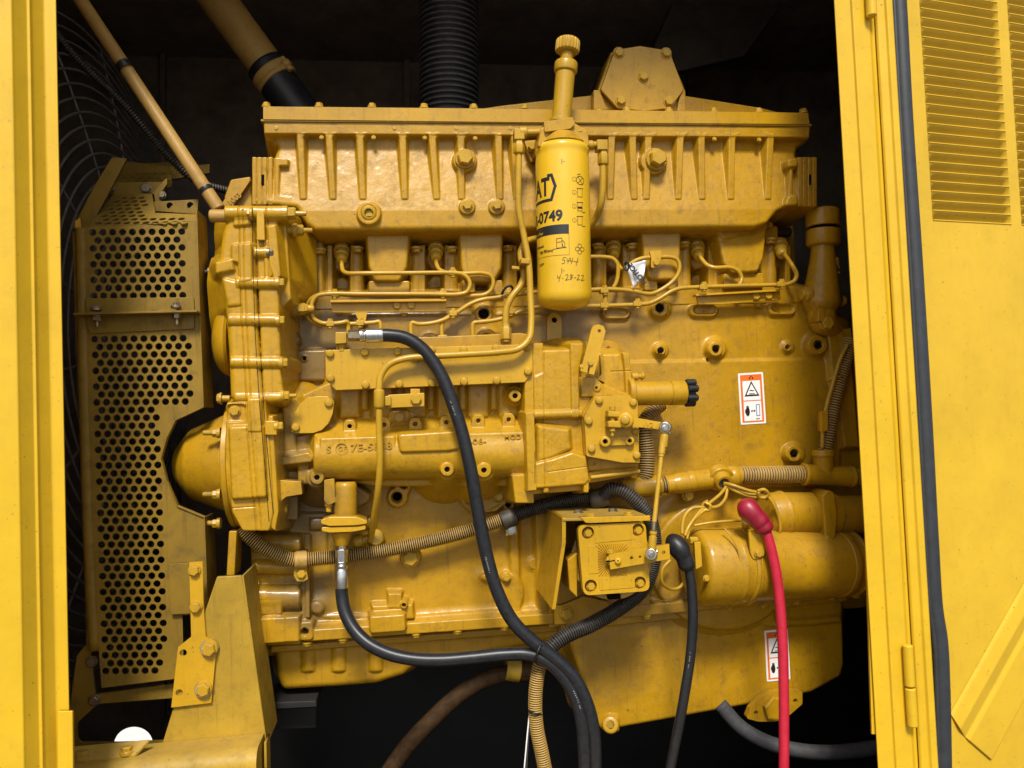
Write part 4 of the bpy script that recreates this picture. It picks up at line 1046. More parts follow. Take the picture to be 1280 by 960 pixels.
R.rough(.2, 18); R.rough(.05, 6)
R.build('right_body', M_ENG, gov); RV = R
turned('drain_tube', (738, 597, 126), (800, 589, 126), [(0, 0), (0, 2.6), (1, 2.6), (1, 0)], M_TUBE, gov, sides=14)
tube('joint_seam', [(668.6, y, RV.height(668.6, y) - .3) for y in range(524, 606, 8)], .45, M_GREASE, gov, sides=6, step=4)
turned('bush', (745.5, 484.5, 131), (745.5, 484.5, 120), [(0, 1.6), (0, 4.6), (.2, 5.6), (1, 5.6), (1, 0)], M_BOLT, gov, sides=24, e=.0004, caps=False); turned('tapped_hole', (745.5, 484.5, 129), (745.5, 484.5, 120), [(0, 0), (0, 1.7), (1, 1.7), (1, 0)], M_PIT, gov, sides=12, e=.0001)
sc = sheet('side_cover', [(743.5, 496), (787, 495), (796.5, 503), (799, 578), (778, 578), (733.5, 570), (730.5, 521)], [(756.5, 552, 5.6), (787, 551, 4.6)], 22, M_PLATE, gov, front_plane(152), cr=2, hn=20)
plate('side_cover_back', [(742, 495), (788, 494), (797.5, 502), (800, 579), (777, 579), (731, 571), (727, 519)], 131, 100, M_ENG, gov, bev=1.5)
for b in ((749, 500.5), (791.5, 503), (736, 526.5), (794.5, 539), (739.5, 561), (796, 569)): turned('round_bolt', (b[0], b[1], 159), (b[0], b[1], 151), [(0, 0), (0, 3.8), (.3, 4.8), (1, 5.0), (1, 0)], M_BOLT, gov, sides=18, e=.0004)
sb = sheet('slotted_boss', slot_poly((756.5, 552), (787, 551), 5.0), [(756.5, 552, 4.6), (787, 551, 3.6)], 8, M_PLATE, gov, front_plane(159), hn=20)
for x, y, q in ((756.5, 552, 7), (787, 551, 6)): turned('boss_ring', (x, y, 164), (x, y, 152), [(0, q * .5), (0, q * .85), (.15, q), (1, q), (1, q * .5)], M_PLATE, gov, sides=24, e=.0005, caps=False); turned('tapped_hole', (x, y, 141), (x, y, 130), [(0, 0), (0, q * .55), (1, q * .55), (1, 0)], M_PIT, gov, sides=16, e=.0001)
# upper stop lever
lv = [(738, 412), (741, 407), (748, 405), (755, 408), (757, 414), (743.5, 468), (724.5, 463)]
lv = [(739.5, 411.5), (742, 407), (748, 405.3), (754.5, 407.5), (757, 414), (742.5, 468.5), (736.2, 467), (737.6, 459), (735.4, 458.4), (733.6, 466), (725.5, 463.5)]
sl_ = sheet('stop_lever', lv, [(749, 413.5, 3.6)], 9, M_PLATE, gov, front_plane(170), hn=16)
bolt(738, 454, 170, 3.4, M_BOLT, gov); bolt(727, 459, 164, 3.6, M_BOLT, gov, axis='l'); turned('lever_shaft', (738, 458, 162), (738, 458, 110), [(0, 0), (0, 6), (1, 6), (1, 0)], M_BOLT, gov, sides=18)
plate('spring_arm', [(750, 444), (754, 444), (756, 478), (745, 474), (752, 468)], 108, 100, M_DIRTY, gov, bev=1); sheet('timing_tab', [(752, 424), (776, 440), (752, 440)], [(760, 434.5, 4)], 6, M_CAST, gov, front_plane(60), hn=14)
# shut off solenoid
turned('solenoid_flange', (784, 491.5, 105), (791, 491.5, 105), [(0, 0), (0, 19), (1, 19), (1, 0)], M_ENG, gov)
so_ = turned('solenoid_body', (790, 492, 108), (856, 491, 108), [(0, 0), (0, 15), (.70, 15.2), (.70, 14.2), (.72, 14.2), (.72, 15.6), (.98, 15.6), (1, 14), (1, 0)], M_ENG, gov, e=.0008)
turned('solenoid_cap', (856, 491, 108), (866, 491, 108), [(0, 0), (0, 12), (1, 12), (1, 0)], M_BLACK, gov)
for k in range(7):
    a = 2 * math.pi * k / 7 + .3; q = P(861, 491 - 13 * math.cos(a), 108) + Vector((0, -math.sin(a) * .022, 0))
    lathe('cap_lobe', q - Vector((.011, 0, 0)), q + Vector((.014, 0, 0)), soft([(0, 0), (0, .008), (1, .008), (1, 0)], .003, .025), M_BLACK, so_, sides=14)
turned('banjo_fitting', (789, 471, 95), (806, 470, 95), [(0, 0), (0, 5), (.5, 5), (.5, 3.2), (.7, 3.2), (.7, 5), (.9, 5), (.9, 3), (1, 3), (1, 0)], M_BOLT, gov, sides=14)
# clamp arm to the throttle linkage
arm = sheet('throttle_arm', [(776, 517), (783, 515), (790, 521), (822, 527), (834, 528), (836, 533), (832, 538), (820, 536), (790, 533), (784, 536), (776, 533)], [], 9, M_PLATE, gov, front_plane(182))
plate('clamp_yoke', [(760.5, 513), (776, 515), (776, 521.5), (760.5, 521)], 184, 160, M_PLATE, gov, bev=2); plate('clamp_yoke', [(760.5, 526), (776, 526), (777, 535), (760.5, 534)], 184, 160, M_PLATE, gov, bev=2)
turned('clamp_screw', (765.5, 508, 174), (765.5, 545, 174), [(0, 0), (0, 4.2), (.14, 4.2), (.14, 3), (.7, 3), (.7, 4), (.84, 4), (.84, 2), (1, 2), (1, 0)], M_BOLT, gov, sides=12, e=.0003)
turned('arm_hub', (782, 525, 188), (782, 525, 150), [(0, 0), (0, 9), (.1, 10), (1, 10), (1, 0)], M_PLATE, gov); turned('arm_shaft', (781.5, 525, 193), (781.5, 525, 186), [(0, 0), (0, 5), (.4, 6), (1, 6), (1, 0)], M_BOLT, gov, sides=24)
text_on('cast_mark', '1V2', 803, 532.5, 183, 6, M_PLATE, gov, rot=rad(-9), ext=.8)

# ---- transfer pump under the injection pump ------------------------
tp = thing('transfer_pump', P(430, 680, 90), None, None); tp.parent = eng; tp.location = P(430, 680, 90) - WLOC[eng.name]
turned('pump_barrel', (432, 602, 95), (432, 652, 95), [(0, 0), (0, 12), (.1, 14), (.8, 14), (1, 12), (1, 0)], M_CAST, tp)
plate('pump_lug', [(405, 600), (418, 598), (419, 628), (410, 632), (405, 626)], 112, 70, M_ENG, tp, bev=4, cr=2); plate('pump_lug', [(418, 622), (430, 616), (432, 622), (418, 630)], 110, 80, M_ENG, tp, bev=2)
turned('lug_bolt', (411, 626, 98), (411, 640, 98), [(0, 0), (0, 5), (.5, 5), (.5, 3.5), (1, 3.5), (1, 0)], M_BOLT, tp, sides=12)
plate('pump_flange', [(401, 650), (412, 646), (446, 646), (459, 651), (459, 655), (446, 657), (412, 658), (401, 655)], 130, 60, M_PLATE, tp, bev=2, cr=3); plate('pump_flange', [(402, 659), (446, 658), (457, 656), (457, 662), (440, 665), (412, 666), (402, 664)], 126, 60, M_PLATE, tp, bev=2, cr=2)
turned('pump_snout', (427, 664, 95), (427, 682, 95), [(0, 0), (0, 13), (.3, 12), (1, 7.5), (1, 0)], M_CAST, tp)
turned('return_banjo', (470, 672, 30), (440, 678, 40), [(0, 0), (0, 9), (.3, 9), (.3, 6), (.6, 6), (.6, 8), (.9, 8), (1, 5), (1, 0)], M_BOLT, tp, sides=20)
turned('return_boss', (470, 672, 50), (470, 672, 10), [(0, 0), (0, 9), (.3, 11), (1, 11), (1, 0)], M_BOLT, tp, sides=24)

# ---- fuel filter ----------------------------------------------------
ff = thing('fuel_filter', P(705, 390, 120), 'spin on fuel filter with priming pump', None); ff.parent = eng; ff.location = P(705, 390, 120) - WLOC[eng.name]
FA, FB = P(702.5, 184, 122), P(706, 388, 122); FR = 33.6 * mpp(703, 290, 122); FL = (FB - FA).length
prof = [(0, 0), (0, FR * .80), (.003, FR * .93), (.02, FR * 1.0), (.035, FR * 1.015), (.05, FR * .985), (.075, FR * .985), (.09, FR), (.905, FR), (.93, FR * .985), (.955, FR * .93), (.975, FR * .80), (.99, FR * .5), (1.0, FR * .12), (1.0, 0)]
can = lathe('canister', FA, FB, prof, M_FILT, ff, sides=72, sharp=60)
FT = (FB - FA).normalized(); view = (CAMLOC - (FA + FB) / 2); view = (view - FT * view.dot(FT)).normalized(); FRT = view.cross(FT)  # right seen from the viewer
if FRT.dot(CAMROT @ Vector((1, 0, 0))) < 0: FRT = -FRT
FN = lambda s, t, h=0.0: FA + FT * t + (view * math.cos(s / FR) + FRT * math.sin(s / FR)) * (FR + h)
def fpx(px, py):     # photo pixel -> (arc, along) on the can
    t = (py - 184) / 204.0 * FL; x = (px - (702.5 + 3.5 * (py - 184) / 204)) / 33.6
    return math.asin(max(-.98, min(.98, x))) * FR, t
def wrap(name, VF, mat, h=.0004, parent=None):
    V, F = VF; me = mesh_of([(x, y, 0) for x, y, *_ in V], F)
    bm = bmesh.new(); bm.from_mesh(me)
    for it in range(3):
        es = [e for e in bm.edges if abs(e.verts[0].co.x - e.verts[1].co.x) > .004]
        if not es: break
        bmesh.ops.subdivide_edges(bm, edges=es, cuts=max(1, int(max(abs(e.verts[0].co.x - e.verts[1].co.x) for e in es) / .004)) if it == 0 else 1)
        bmesh.ops.triangulate(bm, faces=[f for f in bm.faces if len(f.verts) > 4])
    for v in bm.verts: v.co = FN(v.co.x, v.co.y, h)
    me = from_bm(bm); return put(name, me, mat, ff if parent is None else parent, smooth=False)
def strip(pts, w):      # stroke in (s, t) metres
    V, F = [], []
    for a, b in zip(pts, pts[1:]):
        a = Vector(a); b = Vector(b); d = b - a
        if d.length < 1e-7: continue
        n = Vector((-d.y, d.x)).normalized() * w / 2; e = d.normalized() * w * .35
        k = len(V); V += [tuple(a - e + n), tuple(a - e - n), tuple(b + e - n), tuple(b + e + n)]; F.append((k, k + 1, k + 2, k + 3))
    return V, F
def ftext(body, s_right, t_base, size, bold=0.0, align='RIGHT', sx=1.0, shear=0.0):
    V, F = raw2d(text_me(body, size, 0, bold, align, shear))
    return [(s_right + x * sx, t_base - y) for x, y, z in V], F
def fstroke(pxs, w): return strip([fpx(*p) for p in pxs], w)
mm_ = .001
# hexagon logo with its lettering
hx = fpx(676, 240)[0]
parts = []
parts.append(ftext('AT', fpx(687.5, 240)[0], fpx(690, 251.5)[1], 53 * mm_, bold=.0016, sx=.70))
parts.append(ftext('C', fpx(687.5, 240)[0] - .053, fpx(690, 251.5)[1], 53 * mm_, bold=.0016, sx=.62))
s1, t0 = fpx(694.5, 242); tu = fpx(690, 228)[1]; td = fpx(690, 258)[1]
parts.append(strip([(s1 - .016, tu), (s1 - .008, tu), (s1, t0), (s1 - .009, td), (s1 - .080, td), (s1 - .090, t0 + .0), (s1 - .080, tu), (s1 - .070, tu)], .0062))
wrap('hexagon_logo', merge(parts), M_INK)
wrap('part_number', merge([ftext('1R-0749', fpx(703.5, 275)[0], fpx(690, 284)[1], 31 * mm_, bold=.0011, sx=.96)]), M_INK)
b0 = fpx(711, 289); b1 = fpx(711, 300.5)
band = ([(b0[0] - .150, b0[1]), (b0[0], b0[1]), (b1[0], b1[1]), (b0[0] - .150, b1[1])], [(0, 1, 2, 3)])
wrap('label_band', band, M_INK, h=.0003)
wrap('band_print', merge([ftext('Fuel Filter', fpx(680, 298)[0], fpx(690, 298.5)[1], 9 * mm_, sx=.8)]), M_FILT, h=.0007)
pr = [ftext('Advanced', fpx(680.5, 311)[0], fpx(690, 314)[1], 8.5 * mm_, bold=.0002, sx=.8), ftext('High Efficiency', fpx(692, 319)[0], fpx(690, 321)[1], 8.5 * mm_, bold=.0002, sx=.74), ftext('CLAP*', fpx(681, 332)[0], fpx(690, 336)[1], 7.5 * mm_, bold=.0002, sx=.85)]
c0 = fpx(711, 300); c1 = fpx(712, 326)
pr.append(strip([c0, (c0[0], c1[1]), (c0[0] - .15, c1[1])], .0006))
# fuel pump pictogram
pr += [fstroke(q, .0011) for q in ([(696, 306), (702.5, 305.5), (703, 317), (696.5, 317.5), (696, 306)], [(697, 310.5), (702, 310)], [(702.8, 308), (706, 311), (706.3, 316.5), (704, 316), (703, 312)], [(692, 318.5), (708, 317)])]
# service pictograms: numbered rings and filter outlines
for i, yy in enumerate((234, 250, 267, 284)):
    pr.append(fstroke(ell(717.5, yy, 2.6, n=12) + [(720.1, yy)], .0005)); pr.append(ftext(str(i + 1), fpx(718.4, yy)[0], fpx(718, yy + 1.6)[1], 4.2 * mm_))
    if i == 0: pr.append(fstroke(ell(724.5, 234.5, 4.6, 5.2, n=14) + [(729, 234.5)], .0011)); pr.append(fstroke([(721.5, 230), (727.5, 239)], .0009)); pr.append(fstroke([(727.5, 231), (722, 238)], .0009)); pr.append(fstroke([(721, 228), (725, 226.5)], .001))
    else:
        pr.append(fstroke([(721.5, yy - 4), (721.5, yy + 5), (727, yy + 4.5), (727, yy - 4.5)], .0009)); pr.append(fstroke([(720.5, yy - 5), (728, yy - 6)], .0012))
        if i == 2: pr.append(fstroke([(722, yy + 1), (726.5, yy + .5)], .004))
        if i > 1: pr.append(fstroke([(727, yy + 6), (730.5, yy + 5.5)], .0012))
for dx, dy in ((0, 0), (-3, 4), (3, 3.6), (0, 7.4)): pr.append(fstroke(ell(724 + dx, 314.5 + dy, 2.5, n=8) + [(726.5 + dx, 314.5 + dy)], .0008))
for yy in (213, 345): pr.append(fstroke([(702.5, yy - 3), (702.5, yy + 3)], .0012)); pr.append(fstroke([(704, yy), (705.5, yy)], .001))
wrap('printed_label', merge(pr), M_INK, h=.0005)
# pen writing 544-f and 4-28-22
hw = [[(707.5, 329), (704, 329.5), (703.5, 332), (706, 332.5), (705.5, 336), (702.5, 336.5)], [(709, 330), (708.5, 333.5), (711.5, 333)], [(712, 329.5), (709.5, 336.5)], [(713, 329.5), (712.5, 333.5), (715.5, 333)], [(716, 329), (713.5, 337)], [(716.5, 334), (718.5, 333.5)], [(722, 329), (719.5, 339)], [(718.8, 334.5), (722, 333.5)],
      [(697.5, 350), (697.5, 353.5), (700.5, 352.5)], [(701, 349.5), (699, 358)], [(703, 354), (704, 354)], [(707, 350.5), (709.5, 349.5), (710, 351.5), (707, 356.5), (711, 355.5)], [(714.5, 349.5), (712.5, 350.5), (715, 353.5), (713, 356), (712.5, 354), (716, 350)], [(717, 353.5), (719.5, 353)], [(721, 350), (723.5, 349.5), (723, 351.5), (720.5, 356), (724, 355)], [(726, 350), (728.5, 349.5), (728, 352), (725.5, 356.5), (729.5, 355)]]
wrap('pen_writing', merge([fstroke(q, .0010) for q in hw]), M_INK, h=.0006)
turned('filter_gasket', (702.3, 181, 122), (702.5, 185, 122), [(0, 0), (0, 29), (1, 29), (1, 0)], M_BLACK, ff, sides=48)
plate('filter_base', [(676, 160), (688, 154), (716, 152), (735, 163), (737, 183), (672, 184)], 150, 40, M_ENG, ff, bev=6, cr=4, seg=3)
turned('base_dome', (702, 168, 130), (702.3, 182, 130), [(0, 0), (0, 17), (.2, 20), (1, 28), (1, 0)], M_CAST, ff, sides=40)
plate('base_flange', [(680, 152), (716, 146), (719, 155), (713, 161), (681, 165)], 158, 80, M_ENG, ff, bev=4, cr=2)
bolt(724, 165, 140, 5.5, M_BOLT, ff, axis='u'); bolt(665, 183, 72, 6, M_BOLT, ff); plate('base_bracket', [(655, 176), (676, 174), (676, 200), (664, 202)], 66, 50, M_CAST, ff, bev=2, cr=2)
k_ = (701, 155, 122); j_ = (710.5, 49, 122)
L_ = (P(*j_) - P(*k_)).length
turned('priming_pump', k_, j_, [(0, 0), (0, 14.5), (.05, 14.5), (.05, 11.8), (.60, 12.2), (.60, 13.6), (.62, 14.6), (.71, 14.6), (.73, 13), (.73, 7.5), (.78, 8.4), (.86, 8), (.86, 0)], M_PIPE if False else M_TUBE, ff, sides=40, e=.0012)
ka, kb = P(708.9, 66, 122), P(710.2, 50, 122); kr = 14.5 * mpp(709, 58, 122)
bm = bmesh.new(); t_ = (kb - ka).normalized(); u_ = frame_for(t_); v_ = t_.cross(u_); rings = []
for f, q, kn in ((0, .84, 0), (.10, .98, .04), (.2, 1.0, .05), (.82, 1.0, .05), (.92, .98, .03), (1.0, .90, 0)):
    rings.append([bm.verts.new(ka.lerp(kb, f) + (u_ * math.cos(2 * math.pi * k / 84) + v_ * math.sin(2 * math.pi * k / 84)) * kr * (q + (kn if (k // 2) % 2 else -kn))) for k in range(84)])
for A_, B_ in zip(rings, rings[1:]):
    for k in range(84): bm.faces.new((A_[k], A_[(k + 1) % 84], B_[(k + 1) % 84], B_[k]))
bm.faces.new(rings[0][::-1]); bm.faces.new(rings[-1]); bmesh.ops.recalc_face_normals(bm, faces=bm.faces[:])
me = from_bm(bm); kn = put('pump_knob', me, M_TUBE, ff); me.set_sharp_from_angle(angle=rad(40))
# filter fittings
turned('elbow_fitting', (649, 166, 120), (682, 165, 120), [(0, 0), (0, 7.5), (.28, 7.5), (.28, 4.5), (1, 4.5), (1, 0)], M_TUBE, ff, sides=20); plate('elbow_block', [(643, 160), (656, 160), (656, 174), (643, 174)], 132, 108, M_TUBE, ff, bev=2)
turned('tube_nut', (648.5, 173, 120), (648.5, 193, 120), [(0, 0), (0, 6.4), (.35, 6.4), (.38, 7.4), (.95, 7.4), (1, 5), (1, 0)], M_TUBE, ff, sides=6)
turned('elbow_fitting', (734, 182, 110), (758, 180, 110), [(0, 0), (0, 6), (.3, 6), (.3, 4.5), (.6, 4.5), (1, 4.5), (1, 0)], M_TUBE, ff, sides=20); plate('elbow_block', [(746, 174), (760, 174), (760, 187), (747, 187)], 122, 98, M_TUBE, ff, bev=2)
turned('tube_nut', (753.5, 186, 110), (754, 207, 110), [(0, 0), (0, 6), (.3, 6), (.33, 7.2), (.95, 7.2), (1, 5), (1, 0)], M_TUBE, ff, sides=6)

# ---- oil pan ---------------------------------------------------------
R = Relief((330, 735, 1075, 925), 0, 2.0, floor=-150)
R.poly([(342, 800), (700, 778), (700, 800), (620, 815), (520, 832), (505, 845), (470, 856), (420, 860), (352, 864), (345, 845)], -26, r=16, k=8, draft=.3, cr=10)
for x in (386, 424, 470): R.vcyl(x, 806, 838, 9, -34, r=8, k=14)
R.poly([(338, 808), (700, 780), (700, 790), (338, 817)], -8, r=4, k=8)
R.poly([(560, 790), (730, 775), (740, 850), (690, 812), (620, 812)], -60, r=16, k=10)
R.poly([(700, 778), (1054, 745), (1056, 830), (1052, 846), (1015, 866), (990, 872), (775, 911), (752, 912), (742, 903), (724, 840), (708, 795)], 2, r=10, k=4, draft=.2, cr=[2, 2, 6, 8, 10, 10, 10, 8, 8, 10, 6])
R.poly([(700, 778), (1060, 742), (1060, 752), (700, 790)], 18, r=4, k=8)
R.poly([(955, 755), (965, 755), (970, 776), (1010, 774), (1052, 770), (1053, 778), (1008, 782), (962, 784), (945, 776)], 12, r=5, draft=.7, k=7)
R.poly([(760, 906), (762, 894), (775, 896), (775, 915), (760, 918), (752, 912)], 14, r=4, cr=4)
R.rough(.3, 36); R.rough(.05, 7)
pan = R.build('oil_pan', M_CAST, eng)
dr = sheet('drain_flange', [(933, 898), (938, 885), (950, 873), (966, 865), (984, 862), (1003, 864), (1003, 880), (988, 893), (970, 902), (948, 902)], [(945, 891, 5), (994, 876, 5)], 16, M_CAST, pan, front_plane(24), cr=3, hn=16)
bolt(968, 884, 25, 16, M_CAST, pan, kind='plain', name='drain_plug', h=.6, spin=.25)
for x, y in ((945, 891), (994, 876)): turned('tapped_hole', (x, y, 14), (x, y, 9), [(0, 0), (0, 3), (1, 3), (1, 0)], M_DIRTY, pan, sides=14, e=.0001)
pl_ = turned('square_plug', (763, 906, 26), (763, 906, 0), [(0, 5), (0, 9), (.1, 10.5), (1, 11), (1, 0)], M_CAST, pan, sides=28, caps=False); plate('square_socket', [(758, 901.5), (767.5, 901), (768, 910.5), (758.5, 911)], 22, 8, M_DIRTY, pl_, bev=.6)

# ---- starter motor ---------------------------------------------------
st = thing('starter_motor', P(960, 750, 80), None, None); st.parent = eng; st.location = P(960, 750, 80) - WLOC[eng.name]
SA, SB = (868, 709, 104), (1066, 703, 70)
turned('end_cap', (866, 709, 106), (932, 706.5, 96), [(0, 0), (0, 40), (.04, 45), (.10, 47.5), (.66, 48), (.68, 48.6), (.72, 48), (1, 47), (1, 0)], M_CAST, st, sides=72, e=.003)
turned('barrel', (930, 706.5, 96), (1064, 703.5, 62), [(0, 0), (0, 44), (.84, 41), (.845, 42.4), (.90, 42.2), (.905, 40.8), (.96, 40.5), (.965, 42), (.99, 42), (1, 40), (1, 0)], M_CAST, st, sides=72, e=.0012)
turned('nose', (1060, 703, 60), (1100, 702, 50), [(0, 0), (0, 25), (1, 25), (1, 0)], M_CAST, st)
turned('solenoid_end', (956, 644, 64), (978, 643, 60), [(0, 0), (0, 22), (.15, 27), (.75, 28.5), (.9, 30), (1, 29), (1, 0)], M_CAST, st, e=.0015)
turned('solenoid_case', (974, 643, 61), (1040, 642, 50), [(0, 0), (0, 27.5), (1, 27), (1, 0)], M_CAST, st, e=.0015)
fl = plate('solenoid_flange', [(1028, 620), (1036, 612), (1043, 616), (1047, 640), (1045, 668), (1039, 681), (1032, 678)], 108, 20, M_ENG, st, bev=3, cr=5); bolt(1034, 675, 109, 5, M_BOLT, st)
turned('shift_housing', (1042, 644, 48), (1110, 642, 36), [(0, 0), (0, 24), (1, 24), (1, 0)], M_CAST, st)
tab = sheet('strap_tab', [(936, 664), (950, 662), (957, 682), (955, 694), (948, 700), (941, 698), (938, 690)], [], 5, M_PLATE, st, front_plane(178), cr=4); bolt(948, 692, 180, 4.6, M_BOLT, st)
turned('terminal_stud', (933, 657, 130), (933, 650, 175), [(0, 0), (0, 6), (1, 6), (1, 0)], M_BOLT, st, sides=12); bolt(1022, 722, 132, 6, M_BOLT, st, kind='plain', h=.3); bolt(967, 727, 150, 5, M_BOLT, st, kind='plain', h=.3)
turned('cap_band', (921, 706.8, 98), (926, 706.6, 97), [(0, 0), (0, 48.6), (.3, 49.4), (.7, 49.4), (1, 48.6), (1, 0)], M_CAST, st, sides=72, e=.0003)
turned('nose_ring', (1064, 703, 60), (1070, 703, 58), [(0, 0), (0, 33), (1, 33), (1, 0)], M_CAST, st, sides=48)
tube('paint_run', [(921, 712, 178), (914, 722, 180), (907, 731, 178), (905, 740, 174)], 1.2, M_CAST, st, sides=8, step=3); tube('paint_run', [(905, 660, 156), (915, 672, 168), (923, 690, 176), (925, 712, 178), (922, 740, 170)], 1.0, M_CAST, st, sides=8, step=3)
turned('through_screw', (1021, 722, 138), (1021, 722, 128), [(0, 3.2), (0, 6.2), (.3, 7), (1, 7), (1, 3.2)], M_CAST, st, sides=20, e=.0004, caps=False)
bolts([(1072, 640, 5), (1076, 690, 5)], 60, 5, M_BOLT, st)
bolt(883, 723, 176, 3.6, M_BOLT, st); plate('brush_strap', [(868, 678), (876, 677), (878, 708), (870, 712)], 176, 166, M_PLATE, st, bev=1.2); turned('end_stud', (862, 676, 140), (872, 676, 140), [(0, 0), (0, 5), (1, 5), (1, 0)], M_BOLT, st, sides=6)

# ---- governor actuator ----------------------------------------------
ac = thing('throttle_actuator', P(765, 760, 180), None, None); ac.parent = eng; ac.location = P(765, 760, 180) - WLOC[eng.name]
CW = 212
hol = [(735, 666, 12.5), (797.5, 662.5, 12.5), (738.5, 732.5, 12.5), (800, 728.5, 12.5)]
cov = sheet('actuator_cover', [(722, 656.5), (807, 652.5), (812.5, 738.5), (729.5, 744.5)], hol, 16, M_PLATE, ac, front_plane(CW), cr=9, hn=28)
plate('actuator_rear_flange', [(722, 656.5), (807, 652.5), (812.5, 738.5), (729.5, 744.5)], CW - 16, CW - 44, M_ENG, ac, bev=2, cr=9)
for x, y, q in hol: bolt(x, y, CW - 11, 5.0, M_BOLT, ac, h=1.1)
turned('actuator_body', (764, 698, CW - 44), (764, 698, 60), [(0, 0), (0, 50), (1, 50), (1, 0)], M_CAST, ac, sides=48); plate('actuator_foot', [(709, 700), (722, 690), (722, 748), (712, 738)], CW - 46, 90, M_ENG, ac, bev=3)
V = []
for q in ([(744, 658), (791, 656), (791.5, 674.5), (744, 679)], [(735, 682), (747, 681), (748, 716.5), (736.5, 717.5)], [(749, 722), (793.5, 719), (794, 734.5), (750, 738)]):
    plate('cover_pad', q, CW + 1.1, CW - .5, M_PLATE, ac, bev=.4)
ca = (766, 700)
for k in range(48):
    a = 2 * math.pi * k / 48 + .06; c, s_ = math.cos(a), math.sin(a)
    r0 = 9; r1 = min(27, 18.5 / max(abs(c), 1e-3), 20 / max(abs(s_), 1e-3)) if True else 20
    p0 = (ca[0] + c * r0, ca[1] + s_ * r0); p1 = (ca[0] + c * r1, ca[1] + s_ * r1); n_ = (-s_ * .42, c * .42)
    V.append([(p0[0] + n_[0] * .6, p0[1] + n_[1] * .6), (p0[0] - n_[0] * .6, p0[1] - n_[1] * .6), (p1[0] - n_[0], p1[1] - n_[1]), (p1[0] + n_[0], p1[1] + n_[1])])
verts = []; fcs = []
for q in V:
    b_ = len(verts); verts += [P(x, y, CW + .2) for x, y in q] + [P((q[0][0] + q[1][0]) / 2, (q[0][1] + q[1][1]) / 2, CW + 2.2), P((q[2][0] + q[3][0]) / 2, (q[2][1] + q[3][1]) / 2, CW + 2.2)]
    fcs += [(b_, b_ + 4, b_ + 5, b_ + 3), (b_ + 1, b_ + 2, b_ + 5, b_ + 4), (b_ + 2, b_ + 3, b_ + 5)]
put('dial_rays', mesh_of(verts, fcs), M_PLATE, ac, smooth=False)
lever = sheet('actuator_lever', [(761.5, 693), (836.5, 680), (837.5, 698.5), (763, 712)], [(829.5, 690.5, 4.0), (800, 696, 2.6), (789.5, 697.5, 3.4)], 7, M_PLATE, ac, front_plane(CW + 16), hn=16)
plate('lever_slit', [(758.5, 701.6), (772, 699.2), (772, 700.6), (758.5, 703)], CW + 16.4, CW + 10, M_PIT, ac, bev=.1)
turned('lever_boss', (772.5, 701, CW + 22), (772.5, 701, CW + 14), [(0, 1), (0, 3.4), (.2, 4), (1, 4), (1, 0)], M_PLATE, ac, sides=20, e=.0003, caps=False); bolt(763, 690, CW + 8, 4, M_BOLT, ac, axis='u'); turned('lever_pin', (766, 700, CW + 12), (766, 700, CW - 4), [(0, 0), (0, 8), (1, 8), (1, 0)], M_PLATE, ac)
for x, y in ((789.5, 697.5), (800, 696)): turned('lever_hole', (x, y, CW + 9.5), (x, y, CW + 7), [(0, 0), (0, 2.4), (1, 2.4), (1, 0)], M_DIRTY, ac, sides=12, e=.0001)
# bracket that carries it
def boxw(name, pts8, mat, parent, bev=1.5):
    bm = bmesh.new(); v = [bm.verts.new(p) for p in pts8]
    for q in ((0, 1, 2, 3), (7, 6, 5, 4), (0, 4, 5, 1), (1, 5, 6, 2), (2, 6, 7, 3), (3, 7, 4, 0)): bm.faces.new([v[i] for i in q])
    bmesh.ops.recalc_face_normals(bm, faces=bm.faces[:])
    bmesh.ops.bevel(bm, geom=bm.edges[:], offset=bev / 1000, segments=2, affect='EDGES', profile=.5)
    return put(name, from_bm(bm), mat, parent, wn=True)
def toplate(front, wf, wb, th):
    f = [P(*q, wf) for q in front]; dz = Vector((0, 0, -th / 1000)); dy = Vector((0, (wf - wb) / 1000, 0))
    return [f[0], f[1], f[1] + dz, f[0] + dz, f[0] + dy, f[1] + dy, f[1] + dz + dy, f[0] + dz + dy]
boxw('bracket_top', toplate([(703, 648), (813, 645.5)], CW + 4, 30, 6), M_DIRTY, ac)
plate('bracket_lip', [(725, 646.5), (813, 644.5), (813, 651), (737, 654), (732, 653.5)], CW + 6, CW - 6, M_PLATE, ac, bev=1)
plate('bracket_side', [(702.5, 647), (707.5, 647), (707.5, 678), (694.5, 762), (690, 762), (702.5, 678)], CW + 2, 24, M_ENG, ac, bev=1)
plate('bracket_back', [(686, 640), (812, 640), (812, 760), (686, 785)], 30, 22, M_CAST, ac, bev=1)
plate('bracket_foot', [(692, 757), (702, 757), (730, 745), (760, 752), (763, 764), (742, 766), (742, 778), (693, 781)], 44, 30, M_ENG, ac, bev=2, cr=2); bolt(708, 767, 45, 7.5, M_BOLT, ac)
for x, y, w in ((738, 645.5, CW - 12), (786, 643.5, CW - 12), (723, 637.5, CW - 80), (766, 636, CW - 90)): bolt(x, y + (0 if w > 150 else 3.5), w, 5.4, M_BOLT if w > 150 else M_DSTEEL, ac, axis='u')
plate('actuator_plug', [(760, 744), (776, 743), (776, 749), (761, 750)], CW - 20, CW - 40, M_PIT, ac, bev=1)
